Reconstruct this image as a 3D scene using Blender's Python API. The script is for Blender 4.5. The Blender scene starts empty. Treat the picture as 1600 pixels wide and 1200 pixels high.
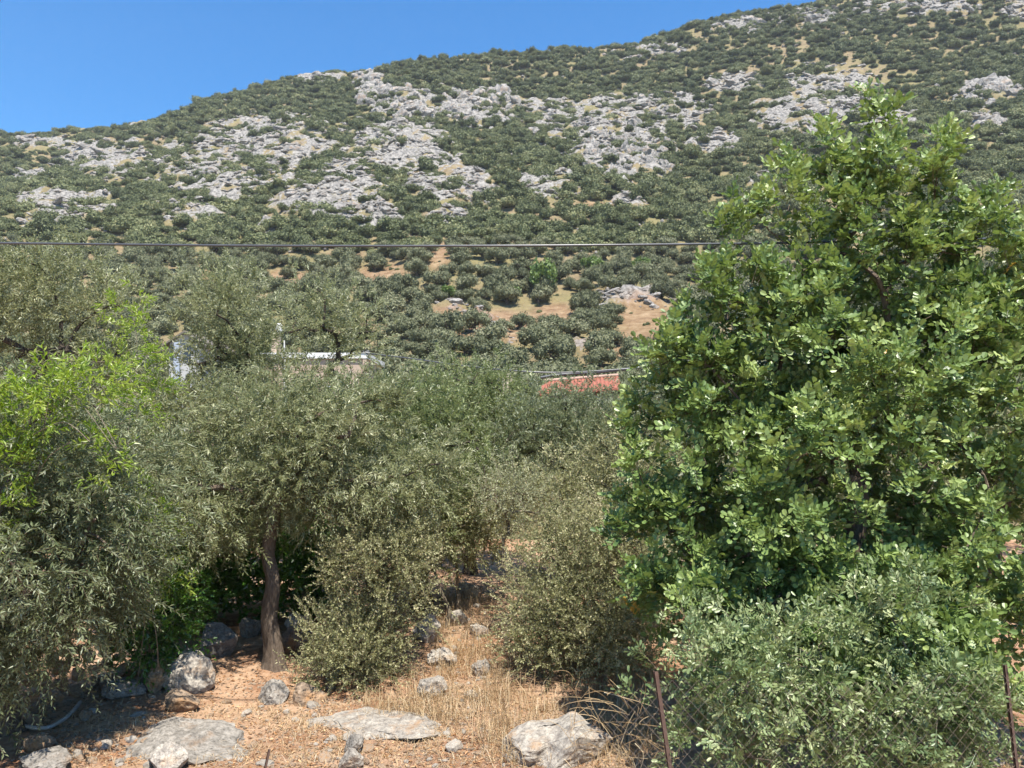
import bpy, bmesh, math, random
import numpy as np
from mathutils import Vector

# ------------------------------------------------------------------ camera, sky, sun, exposure
scene = bpy.context.scene
F, CU, CV = 1160.0, 800.0, 600.0            # focal length and centre, in pixels of a 1600 x 1200 frame
PITCH = math.atan(80.0 / F)
CAM = np.array([0.0, 0.0, 2.65])
cd = bpy.data.cameras.new('camera'); cam = bpy.data.objects.new('camera', cd)
scene.collection.objects.link(cam); scene.camera = cam
cam.location = CAM; cam.rotation_euler = (math.radians(90) + PITCH, 0, 0)
cd.sensor_width = 36.0; cd.lens = 36.0 * F / 1600.0; cd.clip_start = 0.05; cd.clip_end = 5000

SUN_DIR = Vector((0.14, -0.36, 0.92)).normalized()
el = math.asin(SUN_DIR.z); az = math.atan2(SUN_DIR.x, SUN_DIR.y)
w = bpy.data.worlds.new('World'); scene.world = w; w.use_nodes = True
nt = w.node_tree; bg = nt.nodes['Background']
sky = nt.nodes.new('ShaderNodeTexSky'); sky.sky_type = 'NISHITA'; sky.sun_disc = False
sky.sun_elevation = el; sky.sun_rotation = az; sky.altitude = 200
sky.air_density = 1.0; sky.dust_density = 0.3; sky.ozone_density = 2.2
hsv = nt.nodes.new('ShaderNodeHueSaturation'); hsv.inputs['Saturation'].default_value = 1.38
nt.links.new(sky.outputs[0], hsv.inputs['Color']); nt.links.new(hsv.outputs[0], bg.inputs[0]); bg.inputs[1].default_value = 0.112
sl = bpy.data.lights.new('sun', 'SUN'); so = bpy.data.objects.new('sun', sl); scene.collection.objects.link(so)
sl.energy = 5.0; sl.angle = math.radians(0.53); sl.color = (1.0, 0.95, 0.86)
so.rotation_euler = SUN_DIR.to_track_quat('Z', 'Y').to_euler()
scene.view_settings.view_transform = 'Standard'; scene.view_settings.look = 'None'
scene.view_settings.exposure = 1.1; scene.view_settings.gamma = 1.0
scene.render.engine = 'CYCLES'
cy = scene.cycles
cy.max_bounces = 5; cy.diffuse_bounces = 3; cy.glossy_bounces = 2; cy.transmission_bounces = 4
cy.use_denoising = True; cy.denoiser = 'OPENIMAGEDENOISE'; cy.denoising_input_passes = 'RGB_ALBEDO_NORMAL'; cy.denoising_prefilter = 'FAST'; cy.volume_bounces = 0; cy.sample_clamp_indirect = 6.0; cy.caustics_reflective = False; cy.caustics_refractive = False
cy.pixel_filter_type = 'BLACKMAN_HARRIS'; cy.filter_width = 1.5

C = scene.collection
R = np.random.default_rng(11)

# ------------------------------------------------------------------ helpers
cp, sp = math.cos(PITCH), math.sin(PITCH)
def ray(u, v):
    a, b = (u - CU) / F, (CV - v) / F
    return np.array([a, cp - b * sp, sp + b * cp])
def at(u, v, Y):
    d = ray(u, v); return CAM + d * (Y / d[1])
def project(P):
    q = P - CAM
    dy = q[..., 1] * cp + q[..., 2] * sp; dz = -q[..., 1] * sp + q[..., 2] * cp
    dy = np.maximum(dy, 1e-3)
    return CU + F * q[..., 0] / dy, CV - F * dz / dy

def _h(ix, iy, iz):
    n = (ix.astype(np.int64) * 374761393 + iy.astype(np.int64) * 668265263 + iz.astype(np.int64) * 2147483647 * 7 + 1013904223) & 0xffffffff
    n = ((n ^ (n >> 13)) * 1274126177) & 0xffffffff
    n = (n ^ (n >> 16)) & 0xffffff
    return n / float(0xffffff)
def vnoise(P):
    P = np.asarray(P, float); i = np.floor(P).astype(np.int64); f = P - i; f = f * f * (3 - 2 * f)
    o = np.zeros(P.shape[:-1])
    for a in (0, 1):
        wx = f[..., 0] if a else 1 - f[..., 0]
        for b in (0, 1):
            wy = f[..., 1] if b else 1 - f[..., 1]
            for c in (0, 1):
                wz = f[..., 2] if c else 1 - f[..., 2]
                o += wx * wy * wz * _h(i[..., 0] + a, i[..., 1] + b, i[..., 2] + c)
    return o * 2 - 1
def fbm(P, oct=4, ridged=False):
    o = 0; a = 1.0; s = 0
    P = np.asarray(P, float)
    for k in range(oct):
        n = vnoise(P * 2.0 ** k + 17.3 * k)
        if ridged: n = 1 - 2 * np.abs(n)
        o = o + n * a; s += a; a *= 0.5
    return o / s

def norm(v):
    return v / np.maximum(np.linalg.norm(v, axis=-1, keepdims=True), 1e-9)

def mesh(name, V, faces, mat, attrs=None, smooth=False):
    """faces: list of int arrays (n,k); attrs: dict of float per vertex"""
    me = bpy.data.meshes.new(name)
    V = np.ascontiguousarray(V, dtype=np.float32)
    me.vertices.add(len(V)); me.vertices.foreach_set('co', V.ravel())
    faces = [np.asarray(f, dtype=np.int32) for f in faces if len(f)]
    loops = np.concatenate([f.ravel() for f in faces]); cnt = np.concatenate([np.full(len(f), f.shape[1], np.int32) for f in faces])
    st = np.concatenate([[0], np.cumsum(cnt)[:-1]]).astype(np.int32)
    me.loops.add(len(loops)); me.loops.foreach_set('vertex_index', loops)
    me.polygons.add(len(cnt)); me.polygons.foreach_set('loop_start', st)
    me.polygons.foreach_set('use_smooth', np.full(len(cnt), bool(smooth)))
    me.update(calc_edges=True)
    if attrs:
        for k, a in attrs.items():
            at_ = me.attributes.new(k, 'FLOAT', 'POINT'); at_.data.foreach_set('value', np.ascontiguousarray(a, dtype=np.float32))
    if mat: me.materials.append(mat)
    return me
def obj(name, me, parent=None, loc=None):
    o = bpy.data.objects.new(name, me); C.objects.link(o)
    if parent is not None: o.parent = parent
    if loc is not None: o.location = loc
    return o
def tag(o, label=None, cat=None, group=None, kind=None):
    if label: o['label'] = label
    if cat: o['category'] = cat
    if group: o['group'] = group
    if kind: o['kind'] = kind
    return o
def thing(name, label, cat, loc=(0, 0, 0), group=None):
    o = bpy.data.objects.new(name, None); C.objects.link(o); o.location = loc; o.empty_display_size = 0.2
    return tag(o, label, cat, group)

class Geo:
    def __init__(s): s.V = []; s.F = {}; s.A = []; s.n = 0
    def add(s, V, faces, a=0.5):
        V = np.asarray(V, float).reshape(-1, 3)
        for f in faces:
            f = np.asarray(f, np.int64)
            if len(f): s.F.setdefault(f.shape[1], []).append(f + s.n)
        s.V.append(V); s.A.append(np.full(len(V), a) if np.isscalar(a) else np.asarray(a, float)); s.n += len(V)
    def build(s, name, mat, parent=None, origin=None, smooth=False):
        V = np.concatenate(s.V)
        if origin is not None: V = V - np.asarray(origin)
        me = mesh(name, V, [np.concatenate(f) for f in s.F.values()], mat, {'tint': np.concatenate(s.A)}, smooth)
        return obj(name, me, parent, None)
    def box(s, lo, hi, a=0.5):
        x0, y0, z0 = lo; x1, y1, z1 = hi
        V = [(x0,y0,z0),(x1,y0,z0),(x1,y1,z0),(x0,y1,z0),(x0,y0,z1),(x1,y0,z1),(x1,y1,z1),(x0,y1,z1)]
        s.add(V, [np.array([(0,3,2,1),(4,5,6,7),(0,1,5,4),(1,2,6,5),(2,3,7,6),(3,0,4,7)])], a)
    def tube(s, P, r, k=6, a=0.5, jit=0.0):
        P = np.asarray(P, float); n = len(P); r = np.broadcast_to(np.asarray(r, float), (n,))
        T = norm(np.gradient(P, axis=0))
        ref = np.array([0.31, 0.95, 0.05]) if abs(T[0, 2]) > 0.7 else np.array([0.05, 0.1, 1.0])
        U = norm(np.cross(T, ref)); W = np.cross(T, U)
        ang = np.arange(k) * 2 * math.pi / k
        rr = r[:, None] * (1 + (jit * vnoise(np.stack([np.broadcast_to(np.cos(ang) * 1.7, (n, k)), np.broadcast_to(np.sin(ang) * 1.7, (n, k)), np.broadcast_to((np.arange(n) * 0.35)[:, None], (n, k))], -1) + P[0, 0] * 3) if jit else 0))
        V = P[:, None] + rr[..., None] * (np.cos(ang)[None, :, None] * U[:, None] + np.sin(ang)[None, :, None] * W[:, None])
        i = np.arange(n - 1)[:, None] * k; j = np.arange(k)[None]; j2 = (j + 1) % k
        q = np.stack([i + j, i + j2, i + k + j2, i + k + j], -1).reshape(-1, 4)
        s.add(V.reshape(-1, 3), [q], a)
        # end cap
        s.add(np.concatenate([V[-1], P[-1:]]), [np.array([(m, (m + 1) % k, k) for m in range(k)])], a)

def batch(tV, tF, P, D, N, S):
    """instances of a template along D (local y) with normal N (local z)"""
    D = norm(D); N = norm(N - (N * D).sum(-1, keepdims=True) * D); X = np.cross(D, N)
    S = np.asarray(S, float)
    if S.ndim == 1: S = np.stack([S, S, S], -1)
    L = tV[None] * S[:, None]
    V = P[:, None] + L[..., 0:1] * X[:, None] + L[..., 1:2] * D[:, None] + L[..., 2:3] * N[:, None]
    k = len(tV); n = len(P)
    off = (np.arange(n) * k)[:, None, None]
    return V.reshape(-1, 3), [(np.asarray(f)[None] + off).reshape(-1, np.asarray(f).shape[1]) for f in tF]

def smooth_poly(pts, n):
    pts = np.asarray(pts, float); t = np.linspace(0, len(pts) - 1, n)
    i = np.clip(np.floor(t).astype(int), 0, len(pts) - 2); f = (t - i)[:, None]
    g = lambda k: pts[np.clip(k, 0, len(pts) - 1)]
    p0, p1, p2, p3 = g(i - 1), g(i), g(i + 1), g(i + 2)
    return 0.5 * (2 * p1 + (p2 - p0) * f + (2 * p0 - 5 * p1 + 4 * p2 - p3) * f ** 2 + (3 * p1 - p0 - 3 * p2 + p3) * f ** 3)

# ------------------------------------------------------------------ materials
def new_mat(name):
    m = bpy.data.materials.new(name); m.use_nodes = True
    n = m.node_tree.nodes; n.clear()
    out = n.new('ShaderNodeOutputMaterial'); p = n.new('ShaderNodeBsdfPrincipled')
    m.node_tree.links.new(p.outputs[0], out.inputs[0])
    return m, n, m.node_tree.links, p, out
def ramp(n, stops):
    r = n.new('ShaderNodeValToRGB'); e = r.color_ramp.elements
    while len(e) < len(stops): e.new(0.5)
    for k, (p, c) in enumerate(stops):
        e[k].position = p; e[k].color = (*c, 1)
    return r
def tex(n, l, scale, detail=5, rough=0.6, vec='Object', kind='noise'):
    tc = n.new('ShaderNodeTexCoord')
    if kind == 'noise':
        t = n.new('ShaderNodeTexNoise'); t.inputs['Detail'].default_value = detail; t.inputs['Roughness'].default_value = rough
    else:
        t = n.new('ShaderNodeTexVoronoi')
    t.inputs['Scale'].default_value = scale
    l.new(tc.outputs[vec], t.inputs['Vector']); return t
def mixc(n, l, fac, a, b, mode='MIX'):
    m = n.new('ShaderNodeMix'); m.data_type = 'RGBA'; m.blend_type = mode
    for s, v in ((m.inputs[0], fac), (m.inputs[6], a), (m.inputs[7], b)):
        if isinstance(v, (int, float)): s.default_value = v
        elif isinstance(v, tuple): s.default_value = (*v, 1)
        else: l.new(v, s)
    return m.outputs[2]
def math_(n, l, op, a, b=0.5, clamp=False):
    m = n.new('ShaderNodeMath'); m.operation = op; m.use_clamp = clamp
    for s, v in ((m.inputs[0], a), (m.inputs[1], b)):
        if isinstance(v, (int, float)): s.default_value = v
        else: l.new(v, s)
    return m.outputs[0]
def attr(n, name='tint'):
    a = n.new('ShaderNodeAttribute'); a.attribute_name = name; return a.outputs['Fac']
def bump(n, l, p, h, strength=0.5, dist=0.02):
    b = n.new('ShaderNodeBump'); b.inputs['Strength'].default_value = strength; b.inputs['Distance'].default_value = dist
    l.new(h, b.inputs['Height']); l.new(b.outputs[0], p.inputs['Normal'])

def leaf_mat(name, stops, rough=0.45, spec=0.5, trans=0.25, tcol=None, vary=0.0):
    m, n, l, p, out = new_mat(name)
    col = ramp(n, stops); t = attr(n)
    if vary:
        oi = n.new('ShaderNodeObjectInfo')
        t = math_(n, l, 'ADD', t, math_(n, l, 'MULTIPLY', math_(n, l, 'SUBTRACT', oi.outputs['Random'], 0.5), vary), True)
    l.new(t, col.inputs[0]); l.new(col.outputs[0], p.inputs['Base Color'])
    p.inputs['Roughness'].default_value = rough; p.inputs['Specular IOR Level'].default_value = spec
    if trans:
        tr = n.new('ShaderNodeBsdfTranslucent')
        l.new(mixc(n, l, 0.55, col.outputs[0], tcol or (0.2, 0.28, 0.03)), tr.inputs[0])
        mx = n.new('ShaderNodeMixShader'); mx.inputs[0].default_value = trans
        l.new(p.outputs[0], mx.inputs[1]); l.new(tr.outputs[0], mx.inputs[2]); l.new(mx.outputs[0], out.inputs[0])
    return m

M = {}
M['olive'] = leaf_mat('olive_leaf', [(0, (0.105, 0.125, 0.046)), (0.45, (0.210, 0.234, 0.106)), (0.75, (0.347, 0.366, 0.198)), (1, (0.525, 0.535, 0.340))], 0.42, 0.5, 0.40, (0.46, 0.46, 0.22))
M['olive_dull'] = leaf_mat('olive_leaf_dull', [(0, (0.085, 0.110, 0.045)), (0.5, (0.160, 0.193, 0.095)), (0.8, (0.270, 0.303, 0.180)), (1, (0.420, 0.451, 0.310))], 0.45, 0.45, 0.38, (0.38, 0.38, 0.16))
M['olive_green'] = leaf_mat('olive_leaf_green', [(0, (0.079, 0.106, 0.035)), (0.45, (0.168, 0.207, 0.075)), (0.75, (0.284, 0.325, 0.135)), (1, (0.441, 0.470, 0.260))], 0.42, 0.5, 0.38, (0.36, 0.40, 0.13))
M['bush'] = leaf_mat('small_bush_leaf', [(0, (0.124, 0.137, 0.060)), (0.45, (0.273, 0.279, 0.127)), (0.8, (0.446, 0.434, 0.229)), (1, (0.594, 0.532, 0.326))], 0.5, 0.4, 0.35, (0.40, 0.38, 0.15))
M['carob'] = leaf_mat('carob_leaf', [(0, (0.069, 0.122, 0.034)), (0.45, (0.149, 0.221, 0.063)), (0.8, (0.267, 0.340, 0.110)), (0.97, (0.384, 0.444, 0.158)), (1, (0.558, 0.316, 0.063))], 0.42, 0.5, 0.24, (0.28, 0.39, 0.07))
M['lentisk'] = leaf_mat('lentisk_leaf', [(0, (0.085, 0.13, 0.05)), (0.5, (0.18, 0.24, 0.095)), (1, (0.36, 0.40, 0.20))], 0.42, 0.5, 0.25, (0.32, 0.40, 0.10))
M['vine'] = leaf_mat('vine_leaf', [(0, (0.112, 0.177, 0.021)), (0.5, (0.200, 0.288, 0.032)), (1, (0.356, 0.406, 0.088))], 0.4, 0.5, 0.4, (0.4, 0.6, 0.02))
M['ivy'] = leaf_mat('glossy_leaf', [(0, (0.028, 0.077, 0.013)), (0.6, (0.066, 0.165, 0.022)), (1, (0.143, 0.264, 0.044))], 0.3, 0.6, 0.25, (0.2, 0.4, 0.02))
M['maquis'] = leaf_mat('hill_shrub_leaf', [(0, (0.080, 0.095, 0.040)), (0.5, (0.140, 0.160, 0.070)), (0.85, (0.207, 0.220, 0.098)), (1, (0.269, 0.261, 0.125))], 0.6, 0.25, 0.15, (0.16, 0.19, 0.05), 0.75)
M['hill_olive'] = leaf_mat('hill_olive_leaf', [(0, (0.088, 0.097, 0.049)), (0.5, (0.145, 0.155, 0.079)), (0.85, (0.205, 0.208, 0.117)), (1, (0.264, 0.256, 0.155))], 0.6, 0.25, 0.15, (0.17, 0.19, 0.07), 0.6)
M['fig'] = leaf_mat('bright_tree_leaf', [(0, (0.055, 0.090, 0.024)), (0.5, (0.111, 0.171, 0.036)), (1, (0.188, 0.243, 0.060))], 0.5, 0.4, 0.25, (0.25, 0.4, 0.03))
M['straw'] = leaf_mat('dry_straw', [(0, (0.22, 0.13, 0.06)), (0.4, (0.37, 0.25, 0.13)), (0.8, (0.52, 0.40, 0.24)), (1, (0.64, 0.54, 0.37))], 0.6, 0.3, 0.2, (0.5, 0.38, 0.18))
M['litter'] = leaf_mat('dead_leaf', [(0, (0.112, 0.048, 0.019)), (0.5, (0.292, 0.137, 0.053)), (1, (0.540, 0.346, 0.186))], 0.6, 0.3, 0.0)

def bark(name, c0, c1, sc=14):
    m, n, l, p, out = new_mat(name)
    tc = n.new('ShaderNodeTexCoord'); mp = n.new('ShaderNodeMapping'); mp.inputs['Scale'].default_value = (1, 1, 0.28)
    l.new(tc.outputs['Object'], mp.inputs[0])
    t = n.new('ShaderNodeTexNoise'); t.inputs['Scale'].default_value = sc * 2; t.inputs['Detail'].default_value = 8; t.inputs['Roughness'].default_value = 0.7
    l.new(mp.outputs[0], t.inputs[0])
    r = ramp(n, [(0.3, c0), (0.7, c1)]); l.new(t.outputs[0], r.inputs[0]); l.new(r.outputs[0], p.inputs['Base Color'])
    p.inputs['Roughness'].default_value = 0.9; p.inputs['Specular IOR Level'].default_value = 0.2
    bump(n, l, p, t.outputs[0], 0.9, 0.03); return m
M['bark'] = bark('olive_bark', (0.055, 0.040, 0.030), (0.20, 0.155, 0.115))
M['bark_dark'] = bark('dark_bark', (0.028, 0.022, 0.018), (0.10, 0.08, 0.06))
M['twig'] = bark('pale_twig', (0.12, 0.095, 0.07), (0.30, 0.25, 0.18), 30)

def rock_mat(name, pale=(0.50, 0.475, 0.44), grey=(0.25, 0.245, 0.24), rust=(0.40, 0.235, 0.13), sc=1.0, rusty=0.5):
    m, n, l, p, out = new_mat(name)
    a = tex(n, l, 2.2 * sc, 8, 0.65); b = tex(n, l, 0.9 * sc, 5, 0.6); c = tex(n, l, 9 * sc, 6, 0.7)
    g = ramp(n, [(0.36, grey), (0.62, pale)]); l.new(a.outputs[0], g.inputs[0])
    f = ramp(n, [(0.52 + 0.2 * (0.5 - rusty), (0, 0, 0)), (0.72 + 0.2 * (0.5 - rusty), (1, 1, 1))]); l.new(b.outputs[0], f.inputs[0])
    col = mixc(n, l, f.outputs[0], g.outputs[0], rust)
    d = ramp(n, [(0.30, (0.45, 0.45, 0.45)), (0.50, (1, 1, 1))]); l.new(c.outputs[0], d.inputs[0])
    col = mixc(n, l, 1.0, col, d.outputs[0], 'MULTIPLY')
    oi = n.new('ShaderNodeObjectInfo')
    br = math_(n, l, 'ADD', 0.8, math_(n, l, 'MULTIPLY', oi.outputs['Random'], 0.35))
    hs = n.new('ShaderNodeHueSaturation'); l.new(col, hs.inputs['Color']); l.new(br, hs.inputs['Value'])
    l.new(hs.outputs[0], p.inputs['Base Color']); p.inputs['Roughness'].default_value = 0.92; p.inputs['Specular IOR Level'].default_value = 0.2
    h = math_(n, l, 'ADD', a.outputs[0], math_(n, l, 'MULTIPLY', c.outputs[0], 0.5))
    bump(n, l, p, h, 0.8, 0.06 / sc); return m
M['limestone'] = rock_mat('hill_limestone', (0.37, 0.345, 0.312), (0.15, 0.143, 0.135), (0.30, 0.20, 0.13), 1.0, 0.45)
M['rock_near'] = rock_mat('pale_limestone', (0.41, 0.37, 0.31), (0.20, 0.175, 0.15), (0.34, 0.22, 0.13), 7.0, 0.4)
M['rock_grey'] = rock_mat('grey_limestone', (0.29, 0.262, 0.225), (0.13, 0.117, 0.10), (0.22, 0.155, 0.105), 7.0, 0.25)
M['rock_rust'] = rock_mat('rusty_limestone', (0.36, 0.27, 0.19), (0.19, 0.14, 0.10), (0.31, 0.165, 0.07), 5.0, 0.7)

def plain(name, col, rough=0.8, var=0.15, sc=6, metal=0.0):
    m, n, l, p, out = new_mat(name)
    t = tex(n, l, sc, 6, 0.65)
    r = ramp(n, [(0.3, tuple(c * (1 - var) for c in col)), (0.7, tuple(min(1, c * (1 + var)) for c in col))])
    l.new(t.outputs[0], r.inputs[0]); l.new(r.outputs[0], p.inputs['Base Color']); p.inputs['Roughness'].default_value = rough
    p.inputs['Metallic'].default_value = metal; bump(n, l, p, t.outputs[0], 0.2, 0.01); return m
M['white_wall'] = plain('white_plaster', (0.62, 0.61, 0.585), 0.85, 0.06)
M['tan_wall'] = plain('tan_plaster', (0.42, 0.32, 0.24), 0.9, 0.1)
M['grey_wall'] = plain('grey_plaster', (0.42, 0.415, 0.40), 0.85, 0.08)
M['blue_grey'] = plain('blue_grey_metal', (0.36, 0.40, 0.46), 0.5, 0.1)
M['red_tile'] = plain('red_roof_tile', (0.26, 0.085, 0.05), 0.75, 0.25, 9)
M['dark_tile'] = plain('dark_roof', (0.14, 0.12, 0.10), 0.8, 0.2, 9)
M['glass'] = plain('dark_window_glass', (0.03, 0.035, 0.045), 0.12, 0.1)
M['rust'] = plain('rusty_iron', (0.105, 0.062, 0.045), 0.9, 0.35, 25)
M['wire'] = plain('rusty_wire', (0.22, 0.17, 0.13), 0.6, 0.25, 30, 0.3)
M['cable'] = plain('black_cable', (0.07, 0.072, 0.078), 0.33, 0.1)
M['pipe'] = plain('grey_hose', (0.33, 0.31, 0.28), 0.5, 0.15)
M['wood'] = plain('pale_wood', (0.47, 0.39, 0.28), 0.85, 0.2, 12)
M['orange'] = plain('orange_brick', (0.45, 0.22, 0.10), 0.85, 0.2, 8)

def soil_mat():
    m, n, l, p, out = new_mat('red_soil')
    a = tex(n, l, 0.9, 6, 0.6); b = tex(n, l, 7, 8, 0.7); c = tex(n, l, 40, 6, 0.75)
    r = ramp(n, [(0.30, (0.15, 0.065, 0.035)), (0.5, (0.28, 0.145, 0.08)), (0.7, (0.50, 0.36, 0.24))]); l.new(b.outputs[0], r.inputs[0])
    dry = ramp(n, [(0.40, (0, 0, 0)), (0.62, (1, 1, 1))]); l.new(a.outputs[0], dry.inputs[0])
    col = mixc(n, l, math_(n, l, 'MULTIPLY', dry.outputs[0], 0.75), r.outputs[0], (0.50, 0.345, 0.225))
    sp_ = ramp(n, [(0.56, (0, 0, 0)), (0.66, (1, 1, 1))]); l.new(c.outputs[0], sp_.inputs[0])
    col = mixc(n, l, math_(n, l, 'MULTIPLY', sp_.outputs[0], 0.6), col, (0.40, 0.325, 0.235))
    l.new(col, p.inputs['Base Color']); p.inputs['Roughness'].default_value = 0.95; p.inputs['Specular IOR Level'].default_value = 0.15
    bump(n, l, p, math_(n, l, 'ADD', b.outputs[0], c.outputs[0]), 0.9, 0.03); return m
M['soil'] = soil_mat()
def hill_mat():
    m, n, l, p, out = new_mat('hill_soil')
    a = tex(n, l, 0.05, 6, 0.6); b = tex(n, l, 0.45, 9, 0.78); c = tex(n, l, 1.1, 6, 0.7)
    r = ramp(n, [(0.32, (0.12, 0.09, 0.055)), (0.5, (0.21, 0.16, 0.095)), (0.68, (0.27, 0.22, 0.11))]); l.new(b.outputs[0], r.inputs[0])
    gr = ramp(n, [(0.42, (0, 0, 0)), (0.6, (1, 1, 1))]); l.new(a.outputs[0], gr.inputs[0])
    col = mixc(n, l, math_(n, l, 'MULTIPLY', gr.outputs[0], 0.6), r.outputs[0], (0.17, 0.16, 0.065))
    lime = ramp(n, [(0.38, (0.075, 0.072, 0.068)), (0.60, (0.31, 0.29, 0.262))]); l.new(c.outputs[0], lime.inputs[0])
    k = math_(n, l, 'ADD', math_(n, l, 'MULTIPLY', attr(n, 'rock'), 1.3), math_(n, l, 'SUBTRACT', c.outputs[0], 0.62), True)
    st = ramp(n, [(0.32, (0, 0, 0)), (0.5, (1, 1, 1))]); l.new(k, st.inputs[0])
    col = mixc(n, l, st.outputs[0], col, lime.outputs[0])
    red = ramp(n, [(0, (0, 0, 0)), (1, (1, 1, 1))]); l.new(attr(n, 'red'), red.inputs[0])
    rs = ramp(n, [(0.36, (0.13, 0.065, 0.035)), (0.5, (0.24, 0.145, 0.085)), (0.66, (0.38, 0.27, 0.18))]); l.new(b.outputs[0], rs.inputs[0])
    col = mixc(n, l, red.outputs[0], col, rs.outputs[0])
    l.new(col, p.inputs['Base Color']); p.inputs['Roughness'].default_value = 0.95; p.inputs['Specular IOR Level'].default_value = 0.1
    bump(n, l, p, math_(n, l, 'ADD', b.outputs[0], c.outputs[0]), 0.8, 0.5); return m
M['hill'] = hill_mat()

# ------------------------------------------------------------------ terrain
_py = np.array([-60, 0, 9, 20, 45, 80, 120, 160, 220, 300, 380, 400, 430, 520, 900, 3000], float)
_pz = np.array([0, 0, 0, 0.7, 3.2, 8.5, 22.6, 42.5, 78.5, 131.5, 200, 206, 205, 180, 60, -200], float)
_mx = np.array([-900, -400, -262, -196, -131, -65, 0, 65, 105, 147, 197, 262, 400, 900], float)
_mt = np.array([0.36, 0.385, 0.414, 0.431, 0.488, 0.521, 0.527, 0.541, 0.582, 0.603, 0.635, 0.67, 0.70, 0.72], float) / 0.5235
_xs = np.linspace(-900, 900, 3601)
_ms = np.interp(_xs, _mx, _mt); _ms = np.convolve(np.pad(_ms, 40, 'edge'), np.ones(81) / 81, 'valid')
_ys = np.linspace(-60, 3000, 12241)
_zs = np.interp(_ys, _py, _pz); _k = np.ones(41) / 41
_zs = np.convolve(np.pad(_zs, 20, 'edge'), _k, 'valid')
_w = np.clip((_ys - 13) / 25, 0, 1); _zs = _zs * np.clip((_ys - 6) / 6, 0, 1) ** 1.0
def T0(x, y):
    x = np.asarray(x, float); y = np.asarray(y, float)
    z = np.interp(y, _ys, _zs); m = np.interp(x, _xs, _ms)
    b = np.clip((y - 80) / 120, 0, 1)
    return z * (1 + (m - 1) * b * b * (3 - 2 * b))
def T(x, y):
    x = np.asarray(x, float); y = np.asarray(y, float)
    z = np.array(T0(x, y)); h = np.clip((y - 70) / 80, 0, 1); nr = np.clip((16 - y) / 6, 0, 1)
    P = np.stack([x, y, np.zeros_like(x)], -1)
    a = h > 0
    if a.any(): z[a] += h[a] * (fbm(P[a] / 38, 3) * 4.5 + fbm(P[a] / 9, 3) * 0.9)
    a = nr > 0
    if a.any(): z[a] += nr[a] * fbm(P[a] / 1.3 + 5, 4) * 0.10
    return z
def hits(U, W):
    """where the sight lines through many pixels meet the terrain (rows of nan where they meet the sky)"""
    U = np.asarray(U, float); W = np.asarray(W, float); a, b = (U - CU) / F, (CV - W) / F
    d = np.stack([a, cp - b * sp, sp + b * cp], -1); t = np.broadcast_to(np.geomspace(3, 470, 110), (len(U), 110)); out = np.full((len(U), 3), np.nan)
    for step in range(3):
        P = CAM + d[:, None] * t[..., None]; g = P[..., 2] - (T0 if step == 0 else T)(P[..., 0], P[..., 1]); neg = g < 0
        k = np.argmax(neg, 1); ok = neg.any(1); i = np.arange(len(U)); t1 = t[i, k]
        if step == 0: lo, hi = t1 * .955 - 4 * (t1 > 60), t1 * 1.03 + 4 * (t1 > 60)
        else: lo, hi = t[i, np.maximum(k - 1, 0)], t1
        if step == 2: out[ok] = P[i, k][ok]
        t = lo[:, None] + (hi - lo)[:, None] * np.linspace(0, 1, 24)[None]
    return out
def hit(u, v):
    p = hits([u], [v])[0]
    return None if np.isnan(p[0]) else p

# rocky places on the hill: centre and half size as seen in the photograph, then looked up on the terrain
PATCH = [
 (430,222,105,38,'broad pale limestone outcrop'), (330,268,78,40,'tumbled limestone outcrop'), (505,300,85,45,'jagged limestone outcrop with rusty hollows'),
 (625,235,72,42,'stepped limestone outcrop'), (690,285,45,45,'narrow limestone spur'), (100,328,72,26,'low limestone outcrop'),
 (165,252,60,26,'small limestone outcrop'), (60,276,34,10,'flat limestone ledge'), (575,140,20,22,'square limestone crag'),
 (638,165,48,24,'overhanging limestone cliff'), (745,170,52,24,'ragged limestone cliff'), (930,190,85,40,'large limestone outcrop with orange scar'),
 (975,245,65,32,'bright limestone buttress'), (1065,185,45,28,'blocky limestone outcrop'), (1150,132,42,14,'flat limestone terrace'),
 (1290,128,75,22,'long limestone terrace'), (1255,185,75,34,'scattered limestone boulder field'), (1365,182,55,26,'pale boulder heap'),
 (1555,148,48,18,'rounded limestone crag'), (1150,42,32,11,'small limestone crag under the skyline'), (1272,30,45,13,'wide limestone crag near the skyline'),
 (1430,13,75,13,'long limestone crag at the top edge'), (1590,18,18,16,'limestone crag in the top corner'), (1010,80,55,9,'low limestone band'),
 (345,150,32,8,'short limestone rib on the skyline'), (110,193,95,7,'long low limestone rib on the skyline'), (235,168,40,7,'stony rib on the skyline'), (470,122,55,7,'broken limestone rib on the ridge'),
 (850,292,42,20,'thin scatter of limestone'), (742,292,28,24,'limestone scatter'), (300,332,55,18,'stony shelf'), (565,335,55,16,'limestone shelf above the dark shrubs'),
 (1190,288,24,14,'solitary limestone knob'), (1120,222,40,16,'limestone steps'), (1540,190,30,14,'little limestone heap'), (420,368,14,22,'pale stony gully'),
 (705,488,28,10,'pale stone terrace among the olives'), (775,530,22,9,'white boulder heap under the olives'), (1015,470,35,10,'broken terrace wall'), (985,318,22,6,'small pink scar'),
 (700,345,35,14,'white stony gully foot'), (745,500,24,7,'pale dry wall above the lone olive'), (960,478,30,6,'stone terrace edge'), (905,545,22,7,'pale rocks low among the grove'), (640,470,22,6,'short stony step'), (60,225,50,9,'stony patch on the grassy shoulder')]
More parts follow.
